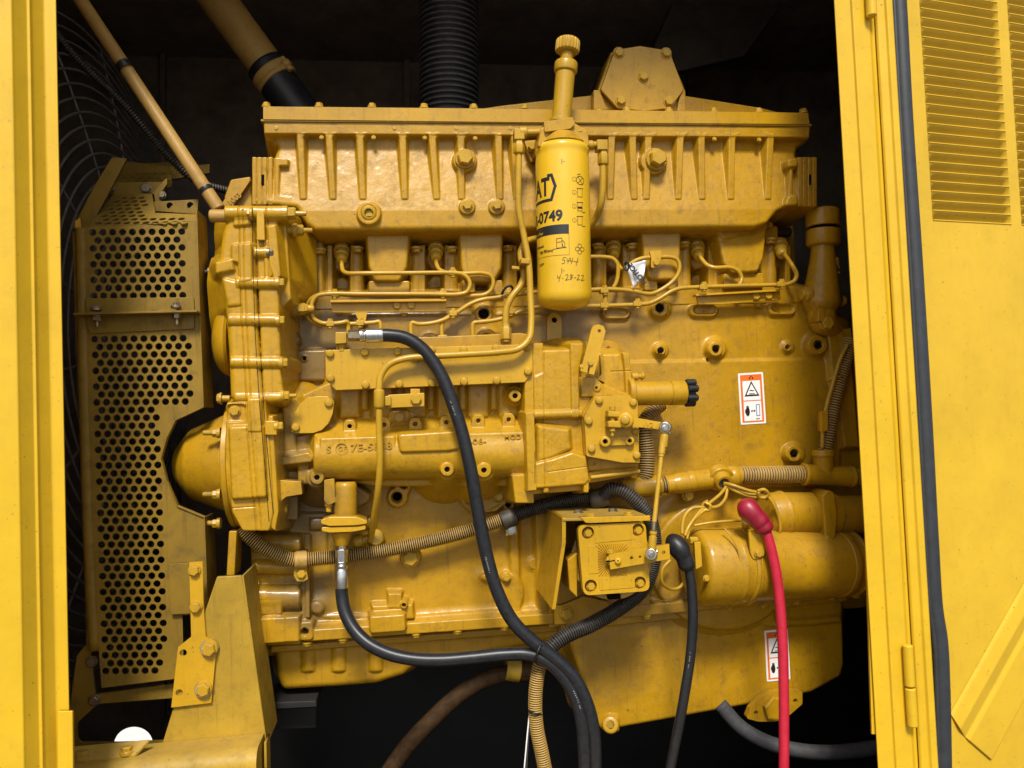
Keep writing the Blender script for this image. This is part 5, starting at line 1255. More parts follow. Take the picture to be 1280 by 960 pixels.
# ==================================================================== lines and pipes fixed to the engine
def c7(l, w): return [(380 + x / 4.0, 270 + y / 4.0, w if len(q) == 0 else q[0]) for x, y, *q in l]
def c8(l, w): return [(740 + x / 4.0, 270 + y / 4.0, w if len(q) == 0 else q[0]) for x, y, *q in l]
def fl_(pts, r=2.7, name='fuel_injection_line'): return tube(name, pts, r, M_TUBE, eng, sides=12, step=3)
fl_(c7([(188, 210, 0), (189, 245, 10), (196, 275, 24), (220, 286, 38), (300, 286), (520, 285), (740, 284), (790, 290), (820, 312), (830, 345), (815, 378), (780, 390), (600, 390), (300, 390), (110, 390), (65, 400), (42, 430), (38, 470), (48, 510), (80, 532), (130, 538), (190, 533), (215, 528, 44), (221, 545, 40), (221, 600, 40)], 46))
fl_(c7([(660, 215, 0), (664, 245, 12), (680, 270, 24), (720, 284, 32), (800, 287), (900, 286), (935, 300), (947, 330), (935, 370), (905, 392), (860, 398), (600, 399), (300, 398), (80, 393), (35, 415), (12, 450), (12, 490), (30, 520), (70, 540), (130, 542), (260, 538), (350, 532), (376, 528), (382, 545), (382, 600)], 36))
fl_(c7([(1180, 378), (1050, 395), (960, 408), (890, 418), (830, 440), (760, 485), (700, 518), (640, 535), (570, 540), (540, 533), (535, 545), (536, 610)], 38))
fl_(c7([(1250, 452), (1170, 455), (1100, 470), (1030, 500), (960, 520), (880, 530), (848, 535), (843, 550), (845, 610)], 38))
fl_(c7([(835, 440), (760, 482), (700, 520), (690, 540), (690, 615)], 33))
fl_(c8([(-260, 380), (-60, 372), (60, 366), (140, 368), (210, 376), (270, 388), (300, 388), (340, 372), (400, 330), (430, 290), (438, 250), (425, 218), (395, 206), (330, 206), (260, 210), (215, 225), (180, 250), (150, 268, 10), (110, 200, -10)], 44))
fl_(c8([(-220, 455), (0, 450), (120, 447), (230, 442), (290, 435), (340, 412), (400, 375), (440, 362), (520, 356), (700, 350), (900, 345), (980, 340), (1015, 320), (1022, 290), (1000, 245), (965, 195, 10), (945, 165, 0)], 44))
fl_(c8([(532, 190, 4), (548, 215, 14), (575, 245, 28), (610, 258), (690, 258), (730, 275), (748, 310), (740, 340, 40), (732, 350, 42)], 36))
fl_(c8([(-60, 205), (60, 205), (105, 214), (126, 240), (130, 290), (120, 335), (105, 360)], 34))
fl_(c8([(-240, 378), (0, 372), (150, 372)], 34, ), 2.4)
# return pipes round the filter
fl_([(648.5, 190, 120), (648, 230, 120), (648.5, 262, 118), (655, 295, 116), (661, 330, 120), (663, 370, 128), (664, 405, 140), (661, 424, 148), (648, 436, 152), (625, 440, 154), (580, 443, 154), (535, 445.5, 154), (505, 448.5, 154), (486, 456, 154), (476, 470, 154), (474, 485, 156), (474, 500, 156), (474, 540, 156), (475, 575, 154), (473, 610, 140), (468, 645, 100), (463, 676, 48)], 4.3, 'fuel_return_pipe')
fl_([(690, 297, 50), (672, 298, 60), (657, 303, 72), (651, 316, 80), (653, 332, 86), (655, 345, 90), (650, 358, 94), (639, 372, 98), (633, 386, 100), (632, 400, 100), (632, 416, 100)], 4.2, 'fuel_return_pipe')
fl_([(753.5, 200, 110), (753.5, 230, 110), (751, 255, 104), (744, 274, 80), (732, 288, 60)], 4.4, 'fuel_return_pipe')
turned('pipe_nut', (632, 405, 100), (632.5, 428, 100), [(0, 0), (0, 5.6), (.2, 5.6), (.2, 7), (.85, 7), (.85, 5), (1, 5), (1, 0)], M_TUBE, eng, sides=6)
turned('pipe_union', (474, 487, 156), (474, 511, 156), [(0, 0), (0, 6.3), (.1, 6.8), (.9, 6.8), (1, 5), (1, 0)], M_TUBE, eng, sides=24)
plate('pipe_tie', [(640, 332), (650, 333), (650, 337), (640, 336)], 100, 88, M_TUBE, eng, bev=1.2); plate('pipe_tie', [(652, 322), (663, 324), (662, 330), (651, 329)], 130, 90, M_TUBE, eng, bev=1.5)
# delivery valve heads of the pump
for i, x in enumerate((435, 475, 513, 553, 591)):
    if i > 0: plate('delivery_valve', [(x - 6, 419), (x + 6, 418), (x + 6, 431), (x - 6, 432)], 66, 20, M_TUBE, eng, bev=2)
turned('hex_fitting', (567, 421, 70), (567, 434, 70), [(0, 0), (0, 5), (1, 5), (1, 0)], M_TUBE, eng, sides=6)
plate('line_fitting', [(419, 415), (433, 415), (433, 429), (419, 430)], 140, 112, M_TUBE, eng, bev=1.5); turned('line_fitting_neck', (427, 428, 124), (427, 440, 124), [(0, 0), (0, 6), (.5, 6), (.5, 5), (1, 5), (1, 0)], M_TUBE, eng, sides=6)
# clamps that hold the line pairs, and their brackets
lb1 = plate('line_bracket', [(413, 376), (558, 374.5), (558, 388.5), (459, 390.5), (457, 402), (448, 402), (444, 391), (416, 390.5)], 28, 22, M_PLATE, eng, bev=.8, cr=1)
plate('bracket_ledge', [(413, 375), (558, 373.5), (558, 376.5), (413, 378)], 44, 22, M_PLATE, lb1, bev=.8)
bolts([(496, 381.5), (514, 381)], 28, 5, M_BOLT, lb1); bolt(505, 393, 8, 4, M_BOLT, lb1, axis='d')
lb2 = plate('line_bracket', [(870, 368.5), (975, 362.5), (976, 374.5), (902, 380.5), (873, 380.5)], 28, 22, M_PLATE, eng, bev=.8, cr=1)
plate('bracket_ledge', [(870, 367.5), (975, 361.5), (975, 364), (870, 370)], 42, 22, M_PLATE, lb2, bev=.8)
bolts([(944.5, 370.5), (960, 369.8)], 28, 5, M_BOLT, lb2); bolt(948, 381, 10, 4, M_BOLT, lb2, axis='d')
for x, y, w in ((418.5, 367.5, 41), (553.5, 367, 41), (566, 340.5, 42), (412.5, 404.5, 45), (450, 403.5, 40), (566.5, 391.5, 40), (639, 389, 42), (756, 363, 44), (756, 381.5, 44), (797, 379.5, 46), (820, 326, 46), (880, 358.5, 46), (977, 355, 46)):
    cl = plate('line_clamp', [(x - 5, y - 3.2), (x + 5, y - 3.2), (x + 5, y + 3.2), (x - 5, y + 3.2)], w + 7, w - 10, M_TUBE, eng, bev=1.6)
    bolt(x, y - 3, w, 3.4, M_BOLT, cl, axis='u', h=1.2)
    bolt(x, y + 3, w, 3.4, M_BOLT, cl, axis='d', h=1.4)
turned('clamp_spacer', (756.5, 366, 40), (756.5, 380, 40), [(0, 0), (0, 3), (1, 3), (1, 0)], M_TUBE, eng, sides=14)
cb = plate('clamp_bracket', [(812, 314), (827, 313), (827, 320), (824, 334), (814, 335), (814, 322)], 52, 46, M_PLATE, eng, bev=1, cr=2); bolt(820, 328.5, 52, 4, M_BOLT, cb)
turned('case_adapter', (358, 387, 56), (374, 386, 56), [(0, 0), (0, 9), (.5, 11), (.7, 11), (.7, 9), (1, 9), (1, 0)], M_CAST, eng, sides=28)
turned('adapter_nut', (373, 386, 56), (385, 386, 56), [(0, 0), (0, 7.5), (.7, 7.5), (.7, 6), (1, 6), (1, 0)], M_BOLT, eng, sides=6); turned('adapter_nut', (384, 386, 56), (393, 386, 56), [(0, 0), (0, 4.5), (.3, 5.5), (1, 4), (1, 0)], M_BOLT, eng, sides=16)
tube('tag_tie', [(627, 368, 48), (631, 361, 54), (637, 357, 56), (641, 361, 54), (638, 367, 48)], 1.6, M_BLACK, eng, sides=8, step=3)
# conduit support strap bolted on the block
# throttle linkage
lk = thing('throttle_linkage', P(820, 690, 210), None, None); lk.parent = eng; lk.location = P(820, 690, 210) - WLOC[eng.name]
W1, W2 = 196, CW + 28
rod = turned('linkage_rod', (829, 548, W1), (815.5, 674, W2), [(0, 0), (0, 4.2), (.16, 4.2), (.16, 3.6), (.19, 3.6), (.19, 2.8), (1, 2.8), (1, 0)], M_TUBE, lk, sides=16, e=.0004)
turned('rod_thread', (827.5, 566, W1 + 4), (825.5, 586, W1 + 6), [(0, 0), (0, 3.1), (1, 3.1), (1, 0)], M_DIRTY, lk, sides=14)
turned('rod_sleeve', (831, 541, W1), (828.3, 563, W1 + 2), [(0, 0), (0, 4), (.2, 5.2), (.8, 5.2), (.8, 4), (1, 4), (1, 0)], M_TUBE, lk, sides=16, e=.0004)
turned('rod_sleeve', (816.8, 664, W2 - 2), (814.6, 690, W2), [(0, 0), (0, 4.6), (.14, 4.6), (.14, 3.8), (.25, 3.8), (.25, 4.9), (.8, 4.9), (1, 3.8), (1, 0)], M_TUBE, lk, sides=16, e=.0004)
turned('rod_thread', (817.8, 652, W2 - 4), (816.8, 664, W2 - 2), [(0, 0), (0, 3.2), (1, 3.2), (1, 0)], M_DSTEEL, lk, sides=14)
for x, y, w, tx, ty in ((831.5, 534.5, W1, 838, 543), (814, 693, W2, 822, 688)):
    turned('ball_joint', (x, y, w + 9), (x, y, w - 9), [(0, 0), (0, 3), (.05, 4), (.05, 6.6), (.2, 8.0), (.8, 8.0), (1, 6), (1, 0)], M_STEEL, lk, sides=28, e=.0006)
    bolt(x, y, w + 10, 3.6, M_STEEL, lk, name='joint_nut'); turned('joint_ring', (x, y, w + 9.6), (x, y, w + 7), [(0, 4.4), (0, 6.2), (1, 6.2), (1, 4.4)], M_DSTEEL, lk, sides=24, e=.0003, caps=False)
    turned('grease_nipple', (x + 3, y + 3, w), (tx, ty, w), [(0, 0), (0, 2.2), (.5, 2.2), (.5, 1.4), (.7, 2), (1, 1.2), (1, 0)], M_STEEL, lk, sides=10, e=.0002)

# warning stickers ---------------------------------------------------
def sticker(c, w, label):
    """c = corners in the photo, clockwise from top left"""
    a, b, d, e = [P(*q, w) for q in c]
    def at(u, v, h): return (a * (1 - u) + b * u) * (1 - v) + (e * (1 - u) + d * u) * v + Vector((0, -h / 1000, 0))
    def flat(name, polys, h, mat, par):
        V, F = [], []
        for p in polys: F.append(tuple(range(len(V), len(V) + len(p)))); V += [at(u, v, h) for u, v in p]
        return put(name, mesh_of(V, F), mat, par, smooth=False, kind='stuff' if len(polys) > 2 else None)
    def rect(u0, v0, u1, v1): return [(u0, v0), (u0, v1), (u1, v1), (u1, v0)]
    A = Plane((0, -w / 1000, 0), (1, 0, 0), (0, 0, 1))
    loc = [(p.x, p.z) for p in (at(*q, 0) for q in round_poly([(0, 0), (1, 0), (1, 1), (0, 1)], .03))]
    s = put('warning_sticker', from_bm(prism_mesh(loc, A, .0006, -.0004, 0)), M_WHITE, eng, label=label, smooth=False)
    fr = rect(.07, .035, .93, .965)
    flat('sticker_frame', [fr], .9, M_ORANGE, s)
    flat('sticker_panel', [rect(.15, .155, .85, .535), rect(.15, .555, .85, .935)], 1.2, M_WHITE, s)
    tri = lambda cx, cy, r, k: [(cx, cy - r * .56), (cx - r, cy + r * .44), (cx + r, cy + r * .44)]
    flat('sticker_symbol', [tri(.5, .325, .30, 0)], 1.5, M_INK, s); flat('sticker_panel', [tri(.5, .331, .215, 0)], 1.8, M_WHITE, s)
    ov = lambda cx, cy, rx, ry, n=14: [(cx + rx * math.cos(2 * math.pi * k / n), cy - ry * math.sin(2 * math.pi * k / n)) for k in range(n)]
    mk = [[(.41, .338), (.41, .354), (.46, .350), (.53, .364), (.59, .352), (.59, .336), (.54, .346), (.47, .332)], rect(.39, .398, .61, .404), rect(.39, .410, .61, .416), rect(.37, .424, .63, .432),
          # small warning triangle in the orange band
          [(.46, .072), (.40, .115), (.47, .115)], [(.54, .072), (.53, .115), (.60, .115)], [(.49, .055), (.47, .075), (.53, .075), (.51, .055)],
          # hand, arrows
          ov(.29, .755, .085, .085), rect(.245, .645, .275, .72), rect(.285, .635, .315, .72), rect(.325, .65, .35, .72), [(.20, .70), (.185, .76), (.23, .80), (.24, .74)],
          rect(.45, .737, .57, .747), [(.415, .742), (.475, .720), (.475, .764)], [(.605, .742), (.545, .720), (.545, .764)], rect(.60, .895, .76, .905)]
    flat('sticker_symbol', mk, 2.1, M_INK, s)
    flat('sticker_panel_outline', [rect(.63, .62, .78, .85)], 1.5, M_BLUE, s); flat('sticker_panel', [rect(.66, .635, .75, .835)], 1.8, M_WHITE, s)
    return s
sticker([(922.3, 467), (953.5, 465), (957.5, 529), (926, 531)], 7.6, 'hot surface warning sticker on the bare block side')
sticker([(955.3, 788.5), (984.5, 786), (988, 849), (958.5, 852)], 2.9, 'hot surface warning sticker on the oil pan, partly behind the red cable')

# ==================================================================== wiring hung on the engine
# painted conduit run on the right with its moulded fittings
hr = thing('painted_wiring_conduit', P(940, 610, 40), 'yellow overpainted corrugated wiring conduit run with moulded tee fittings above the starter motor', 'wiring conduit')
LM = [M_LOOM, M_LOOMD]
conduit('corrugated_sleeve', [(905, 594, 44), (940, 593.5, 44), (980, 593, 44), (1016, 592.5, 44)], 11, LM, hr, pitch=6.2, depth=.13)
conduit('corrugated_sleeve', [(1060, 597, 40), (1080, 596, 38), (1100, 595, 36)], 10.5, LM, hr, pitch=6.2, depth=.13)
conduit('corrugated_sleeve', [(1031, 566, 42), (1035, 545, 42), (1040, 515, 40), (1048, 480, 36), (1056, 452, 30), (1062, 425, 20)], 9.2, LM, hr, pitch=6.0, depth=.13)
conduit('corrugated_sleeve', [(856, 604, 48), (838, 605, 48), (822, 607, 48)], 10.5, LM, hr, pitch=5.5, depth=.15)
conduit('corrugated_sleeve', [(792, 612, 52), (806, 600, 50), (809, 570, 46), (806, 540, 44), (806, 528, 40), (818, 512, 34), (826, 505, 30)], 9.6, LM, hr, pitch=5.6, depth=.15)
turned('tee_fitting', (1003, 593, 42), (1066, 596, 40), [(0, 0), (0, 13.5), (.05, 14.2), (.08, 13), (.92, 13), (.95, 14.2), (1, 13.5), (1, 0)], M_ENG, hr)
turned('tee_branch', (1030, 592, 42), (1028.5, 562, 42), [(0, 0), (0, 12), (.7, 12.4), (.74, 14), (.84, 14), (.86, 13), (.96, 13.6), (1, 12), (1, 0)], M_ENG, hr)
turned('y_fitting', (858, 602, 48), (924, 595, 46), [(0, 0), (0, 13), (.1, 14), (.14, 13), (.8, 12.5), (.84, 14), (.93, 14), (.95, 12.5), (1, 12.5), (1, 0)], M_ENG, hr)
turned('y_outlet', (897, 594, 46), (905, 604, 78), [(0, 0), (0, 16), (.4, 16), (.5, 17), (.62, 16), (.62, 12), (1, 10), (1, 6.5)], M_ENG, hr, caps=False)
turned('outlet_bore', (904, 602.5, 72), (904.4, 603, 75), [(0, 0), (0, 9), (1, 9), (1, 0)], M_LOOMD, hr, sides=20, e=.0002)
turned('pipe_coupling', (832, 606, 48), (862, 602, 48), [(0, 0), (0, 11.5), (.3, 11.5), (.5, 13), (.9, 13), (1, 12), (1, 0)], M_ENG, hr)
turned('tee_fitting', (776, 612, 52), (826, 606, 50), [(0, 0), (0, 12.5), (.1, 13.5), (.15, 12.5), (.9, 12.5), (.94, 14), (1, 13), (1, 0)], M_ENG, hr)
tube('tie_wrap', [(1052, 470, 50), (1040, 472, 52), (1035, 476, 42)], 1.8, M_TUBE, hr, sides=8); tube('bypass_wire', [(1028, 560, 56), (1029, 530, 56), (1034, 505, 56), (1041, 480, 56), (1050, 450, 50), (1060, 430, 40)], 2.6, M_TUBE, hr, sides=8)
plate('wire_connector', [(1027, 514), (1035, 513), (1035, 538), (1027, 540)], 66, 48, M_PLATE, hr, bev=1.5, cr=1)
for x, y, w in ((906, 590, 62), (1064, 588, 52)): pass
bolt(860, 619, 36, 6.5, M_BOLT, hr, name='clip_bolt')
wires = [[(905, 604, 76), (920, 611, 90), (936, 617, 100), (950, 618, 104), (961, 622, 108), (968, 632, 112), (974, 648, 112), (975, 664, 108), (971, 670, 96)],
         [(905, 605, 76), (920, 614, 90), (937, 620, 98), (953, 621, 102), (959, 616, 104), (962, 620, 104), (957, 625, 100)],
         [(905, 604, 76), (914, 606, 90), (935, 613, 102), (949, 616, 104)],
         [(908, 608, 78), (900, 618, 92), (888, 628, 104), (878, 636, 112), (868, 648, 122), (860, 660, 130), (856, 670, 134)],
         [(909, 610, 78), (907, 622, 90), (899, 632, 102), (884, 636, 112), (872, 645, 118), (862, 660, 124), (858, 674, 130)],
         [(880, 634, 112), (866, 635, 112), (857, 643, 114), (853, 656, 118), (853, 668, 124)],
         [(867, 657, 120), (890, 653, 128), (915, 651, 130), (925, 651, 122)]]
for q in wires: tube('painted_wire', q, 2.2 if q is not wires[-1] else 1.6, M_TUBE, hr, sides=8, step=3)
tube('cable_knot', [(881, 628, 116), (888, 632, 122), (886, 638, 118), (879, 636, 112), (879, 630, 112), (885, 626, 118)], 2.0, M_TUBE, hr, sides=8, step=2)
tube('cable_knot', [(947, 614, 108), (955, 612, 114), (960, 617, 112), (956, 622, 108), (949, 621, 106), (948, 615, 110)], 2.2, M_TUBE, hr, sides=8, step=2)
tube('wire_loop', [(838, 700, 60), (828, 712, 62), (828, 728, 60), (838, 736, 56), (850, 734, 52), (856, 722, 50), (852, 708, 50)], 2.2, M_TUBE, hr, sides=8, step=3)

# black loom across the block
h2 = thing('block_wiring_loom', P(520, 690, 40), 'half overpainted black corrugated wiring loom sagging across the lower block behind both black hoses', 'wiring loom')
LB = [M_LOOM, M_BLACK]; BB = [M_LOOMD, M_BLACK]
conduit('loom_sleeve', [(302, 660, 70), (316, 674, 72), (336, 688, 70), (356, 697, 64), (372, 700, 58), (400, 698, 52), (432, 695, 50), (470, 690, 48), (520, 680, 46), (570, 668, 44), (610, 656, 44), (634, 648, 44)], 9.0, LB, h2, pitch=4.6, depth=.17)
conduit('loom_sleeve', [(632, 649, 44), (660, 638, 46), (690, 630, 48), (720, 624, 50), (742, 620, 52)], 9.2, BB, h2, pitch=4.6, depth=.17)
turned('loom_coupling', (627, 652, 44), (645, 644.5, 45), [(0, 0), (0, 11), (.1, 11.6), (.9, 11.6), (1, 11), (1, 0)], M_LOOMD, h2)
for x, y, w in ((376, 700, 66), (638, 648, 52)):
    cl = plate('loom_clip', [(x - 8, y - 10), (x + 7, y - 11), (x + 7, y + 9), (x + 9, y + 24), (x + 4, y + 27), (x - 5, y + 27), (x - 9, y + 20)] if x < 500 else [(x - 7, y + 6), (x + 6, y + 5), (x + 9, y + 20), (x - 6, y + 22)], w - 8 if x < 500 else 46, 30 if x < 500 else 36, M_DIRTY, h2, bev=1, cr=2)
    bolt(x + 1, y + 17 if x < 500 else y + 14, w - 8 if x < 500 else 46, 5.4, M_STEEL if x > 500 else M_BOLT, h2)
turned('loom_clip_band', (368, 700.5, 60), (384, 699.6, 56), [(0, 0), (0, 10.6), (1, 10.6), (1, 0)], M_LOOM, h2)
sup = plate('loom_support', [(381.5, 706), (387, 706), (387, 772), (381.5, 772)], 34, 14, M_CAST, eng, bev=2)

h3 = thing('actuator_wiring_loom', P(700, 800, 120), 'black corrugated wiring loom curling behind the square actuator and hanging down past the hose tie', 'wiring loom')
conduit('loom_sleeve', [(752, 622, 70), (764, 612, 84), (778, 614, 96), (795, 626, 104), (809, 642, 104), (816, 662, 100), (818, 690, 96), (814, 716, 94), (802, 738, 100), (786, 752, 110), (762, 768, 124), (736, 782, 138), (712, 792, 148), (696, 802, 154), (684, 814, 158)], 9.4, [M_LOOMD, M_BLACK], h3, pitch=5.0, depth=.18)
conduit('loom_sleeve', [(686, 812, 158), (676, 828, 160), (671, 850, 162), (669, 878, 164), (671, 910, 166), (677, 940, 168), (684, 975, 170)], 9.0, LB, h3, pitch=4.4, depth=.17)
turned('loom_coupling', (737, 626, 60), (760, 620, 66), [(0, 0), (0, 10), (.2, 12), (.8, 12), (1, 11), (1, 0)], M_LOOMD, h3)
tube('tie_wrap', [(661, 888, 172), (668, 892, 184), (677, 893, 172)], 1.4, M_BLACK, h3, sides=8, step=3)
for i, (x, m) in enumerate(((657, M_WHITE), (660, M_GREY))): tube('thin_wire', [(663 + i, 880, 160), (659 + i * 1.5, 920, 165), (655 + i * 3, 965, 170)], .9, m, h3, sides=8, step=5)

# hoses ---------------------------------------------------------------
def fitting(par, a, b, prof, name='crimped_end', mat=None, sides=28): return turned(name, a, b, prof, mat or M_STEEL, par, sides=sides, e=.0006)
ho = thing('upper_black_hose', P(700, 960, 220), 'long black rubber hose with a zinc end fitting arching down across the injection pump', 'hose')
tube('hose_tube', [(474, 419, 150), (486, 419.2, 150), (505, 422, 150), (522, 431, 152), (540, 450, 156), (556, 478, 162), (570, 516, 168), (580, 550, 172), (589, 590, 174), (596, 630, 174), (602, 664, 174), (611, 705, 176), (622, 740, 180), (640, 775, 186), (664, 800, 192), (690, 820, 196), (716, 845, 200), (734, 880, 204), (742, 915, 206), (744, 960, 208), (744, 1010, 210)], 8.3, M_HOSE, ho, sides=24, step=4)
fitting(ho, (435, 419.5, 150), (457, 419.2, 150), [(0, 0), (0, 7), (.05, 7.4), (.78, 7.4), (.85, 5.6), (.9, 5.6), (.9, 8), (1, 8), (1, 0)], 'hex_nut', M_DSTEEL, 6); fitting(ho, (450, 419.3, 150), (479, 419, 150), [(0, 0), (0, 8.2), (.14, 8.2), (.16, 7.4), (.25, 7.4), (.27, 9.2), (.93, 9.0), (1, 8.6), (1, 0)])
def hose_print(par, pts, h, txt):
    pass
hl = thing('lower_black_hose', P(560, 960, 200), 'black rubber hose hanging from the transfer pump and looping along the oil pan rail', 'hose')
tube('hose_tube', [(427, 728, 95), (427.5, 745, 96), (431, 764, 104), (442, 786, 118), (460, 804, 134), (486, 817, 150), (515, 823.5, 160), (550, 825, 168), (590, 822, 174), (630, 818, 180), (660, 818, 186), (684, 826, 192), (704, 846, 196), (719, 872, 200), (727, 902, 204), (730, 935, 206), (731, 975, 208), (731, 1010, 210)], 8.2, M_HOSE, hl, sides=24, step=4)
fitting(hl, (427, 680, 95), (427, 706, 95), [(0, 0), (0, 5), (.25, 5), (.25, 7.8), (.85, 7.8), (.85, 6), (1, 6), (1, 0)], 'hex_nut', M_STEEL, 6); fitting(hl, (427, 702, 95), (427, 735, 95), [(0, 0), (0, 6.2), (.1, 6.2), (.12, 8.4), (.2, 8.4), (.22, 7.6), (.28, 7.6), (.3, 8.6), (.95, 8.5), (1, 8), (1, 0)])
tube('hose_tie', [(676, 806, 208), (672, 815, 214), (669, 826, 204), (672, 830, 190), (680, 826, 186), (681, 812, 196), (676, 806, 208)], 1.3, M_BLACK, hl, sides=8, step=3)
# battery cables
rc = thing('red_battery_cable', P(978, 960, 190), 'red battery cable with a dark red rubber boot hanging from the starter solenoid', 'battery cable')
tube('cable_core', [(955, 655, 186), (959, 668, 188), (965, 690, 190), (971, 720, 192), (975, 755, 194), (978, 800, 196), (979.5, 850, 198), (980, 910, 198), (979.5, 1000, 198)], 6.3, M_RED, rc, sides=20, step=5)
bt = [(930, 634, 160), (933, 635, 170), (939, 640, 180), (948, 650, 184), (956, 661, 186), (957.5, 664, 186)]
def taper(name, pts, rr, mat, par):
    path = smooth_path([P(*p) for p in pts], .002); k = mpp(*pts[0]); n = len(path) - 1; xs = [i / (len(rr) - 1) for i in range(len(rr))]
    r = [float(np.interp(i / n, xs, rr)) * k for i in range(n + 1)]
    return put(name, from_bm(sweep(path, r, 24)), mat, par)
taper('terminal_boot', bt, [5, 11, 14, 14, 13, 12.2, 11.8, 12.0, 12.4, 12.4, 11.2, 11.8, 11.6, 9], M_REDB, rc)
bc = thing('black_battery_cable', P(850, 960, 190), 'black battery cable with a rubber boot hanging in front of the starter end cap', 'battery cable')
tube('cable_core', [(860, 704, 186), (863, 722, 188), (865.5, 750, 190), (866, 780, 192), (863, 820, 194), (857, 860, 196), (849, 905, 198), (838, 960, 200), (832, 1000, 200)], 6.2, M_BLACK, bc, sides=20, step=5)
taper('terminal_boot', [(836, 678, 160), (842, 679, 172), (849, 686, 182), (856, 699, 186), (860, 711, 186)], [6, 11, 13, 13, 13, 12, 10.5, 10.5, 10.8, 8.5], M_BLACK, bc)
def cable_text(par, x, y, w, rot, s, hp):
    return text_on('cable_print', s, x, y, w, hp, M_GREY, par, rot=rot, ext=.3)
def hose_marks(par, pts, rpx, start, n, off=.2, gap=.0042):
    m = pts[len(pts) // 2]; r = rpx * mpp(*m); path = smooth_path([P(*p) for p in pts], .0006); V, F = [], []
    for k in range(n):
        i = int((start + k * gap) / .0006)
        if i + 4 >= len(path): break
        c = path[i]; t = (path[i + 2] - path[i]).normalized(); vw = (CAMLOC - c); vw = (vw - t * vw.dot(t)).normalized(); sd_ = t.cross(vw)
        if random.random() < .2: continue
        for a, b, q0, q1 in random.sample([(0, .0008, -.10, .10), (.0008, .0022, .07, .10), (.0016, .0022, -.10, .02), (.0008, .0022, -.02, .02)], 3):
            f = lambda d, q: c + t * d + (vw * math.cos(off + q) + sd_ * math.sin(off + q)) * (r + .0002)
            j = len(V); V += [f(a, q0), f(b, q0), f(b, q1), f(a, q1)]; F.append((j, j + 1, j + 2, j + 3))
    put('hose_print', mesh_of(V, F), M_PRINT, par, smooth=False)
hose_marks(ho, [(556, 478, 162), (570, 516, 168), (580, 550, 172), (589, 590, 174)], 8.4, .035, 9); hose_marks(ho, [(602, 664, 174), (611, 705, 176), (622, 740, 180), (640, 775, 186)], 8.4, .05, 8); hose_marks(hl, [(704, 846, 196), (719, 872, 200), (727, 902, 204), (730, 935, 206)], 8.3, .03, 9, -.2)
hose_marks(bc, [(866, 780, 192), (863, 820, 194), (857, 860, 196)], 6.3, .05, 9, .1)
# foil tag on the fuel line
tg = thing('paper_tag', P(797, 358, 50), 'crumpled silver tag with black NOTICE lettering tied to a fuel line beside the intake leg', 'tag')
n = 9; V = []; F = []
crn = [(782, 331), (808, 325), (805, 345), (792, 360)]
for i in range(n):
    for j in range(n):
        u, v = i / (n - 1), j / (n - 1)
        q = [(crn[0][k] * (1 - u) + crn[1][k] * u) * (1 - v) + (crn[3][k] * (1 - u) + crn[2][k] * u) * v for k in (0, 1)]
        V.append(P(q[0], q[1], 52 + 3.0 * math.sin(u * 5 + v * 3) + 2.2 * math.sin(v * 7 - u * 4) + random.uniform(-.7, .7)))
for i in range(n - 1):
    for j in range(n - 1): F.append((i * n + j, (i + 1) * n + j, (i + 1) * n + j + 1, i * n + j + 1))
to = put('tag_sheet', mesh_of(V, F), M_TAG, tg); md = to.modifiers.new('s', 'SOLIDIFY'); md.thickness = .0006
text_on('tag_lettering', 'NOTICE', 809, 353, 58, 6.5, M_INK, tg, rot=rad(128), ext=.4, bold=.03, sx=.95)
tube('tag_tie', [(781, 330, 54), (783, 327, 58), (786, 331, 58), (784, 338, 56), (780, 334, 52), (783, 329, 50)], 1.2, M_BLACK, tg, sides=8, step=2)

# ==================================================================== perforated belt guard on the left
bg_ = thing('belt_guard', P(170, 860, 120), 'tall dusty yellow belt guard of perforated sheet at the left end of the engine', 'belt guard')
GW = 110; GP = front_plane(GW)
out = [(106, 284), (247, 276), (250, 380), (255, 508), (220, 525), (209, 548), (202, 573), (209, 600), (222, 631), (256, 645), (259, 768), (228, 769), (230, 847), (127, 860), (115, 700), (108, 480)]
hl1 = []
HR = 4.35 * mpp(170, 500, GW) * 1000
for r in range(9):
    y = 290.5 + r * 9.95
    for c in range(10):
        x = 116 + r * .16 + (6.2 if r % 2 else 0) + c * 12.35
        if x < 229 + r * .3: hl1.append((x, y - c * .12, HR))
for r in range(43):
    y = 424 + r * 9.88
    for c in range(11):
        x = 118.2 + r * .33 + (6.2 if r % 2 else 0) + c * 12.3
        lim = 240 if r < 9 else (200 if r < 12 else 200.5 + (r - 12) * .16)
        if x < lim: hl1.append((x, y - c * .14, HR))
sheet('perforated_panel', out, hl1, 2.5, M_GUARD, bg_, GP, hn=12)
# upper part bent back towards the radiator
q1, q2, q3 = P(112, 284, GW), P(247, 276, GW), P(150, 238, -55)
UP = Plane(q1, q2 - q1, q3 - q1)
if UP.n.y > 0: UP = Plane(q1, q2 - q1, q1 - q3)
hl2 = []
for r in range(8):
    y = 279 - r * 4.5
    for c in range(11):
        x = 122 + (280 - y) * .82 + (6 if r % 2 else 0) + c * (11.9 - r * .12)
        if x < (234 if y > 273.5 else 183): hl2.append((x, y - c * .12, HR))
sheet('perforated_panel', [(112, 284), (247, 276), (247, 268), (194, 266), (190, 242), (142, 243), (115, 276)], hl2, 2.5, M_GUARD, bg_, UP, hn=12)
plate('top_angle', [(137, 228), (205, 227), (206, 243), (138, 244)], -50, -56, M_GUARD, bg_, bev=1); bolts([(137, 236), (183, 236)], -50, 6, M_DSTEEL, bg_)
plate('top_tab', [(192, 252), (248, 249), (247, 268), (194, 264)], 20, 14, M_GUARD, bg_, bev=1); 
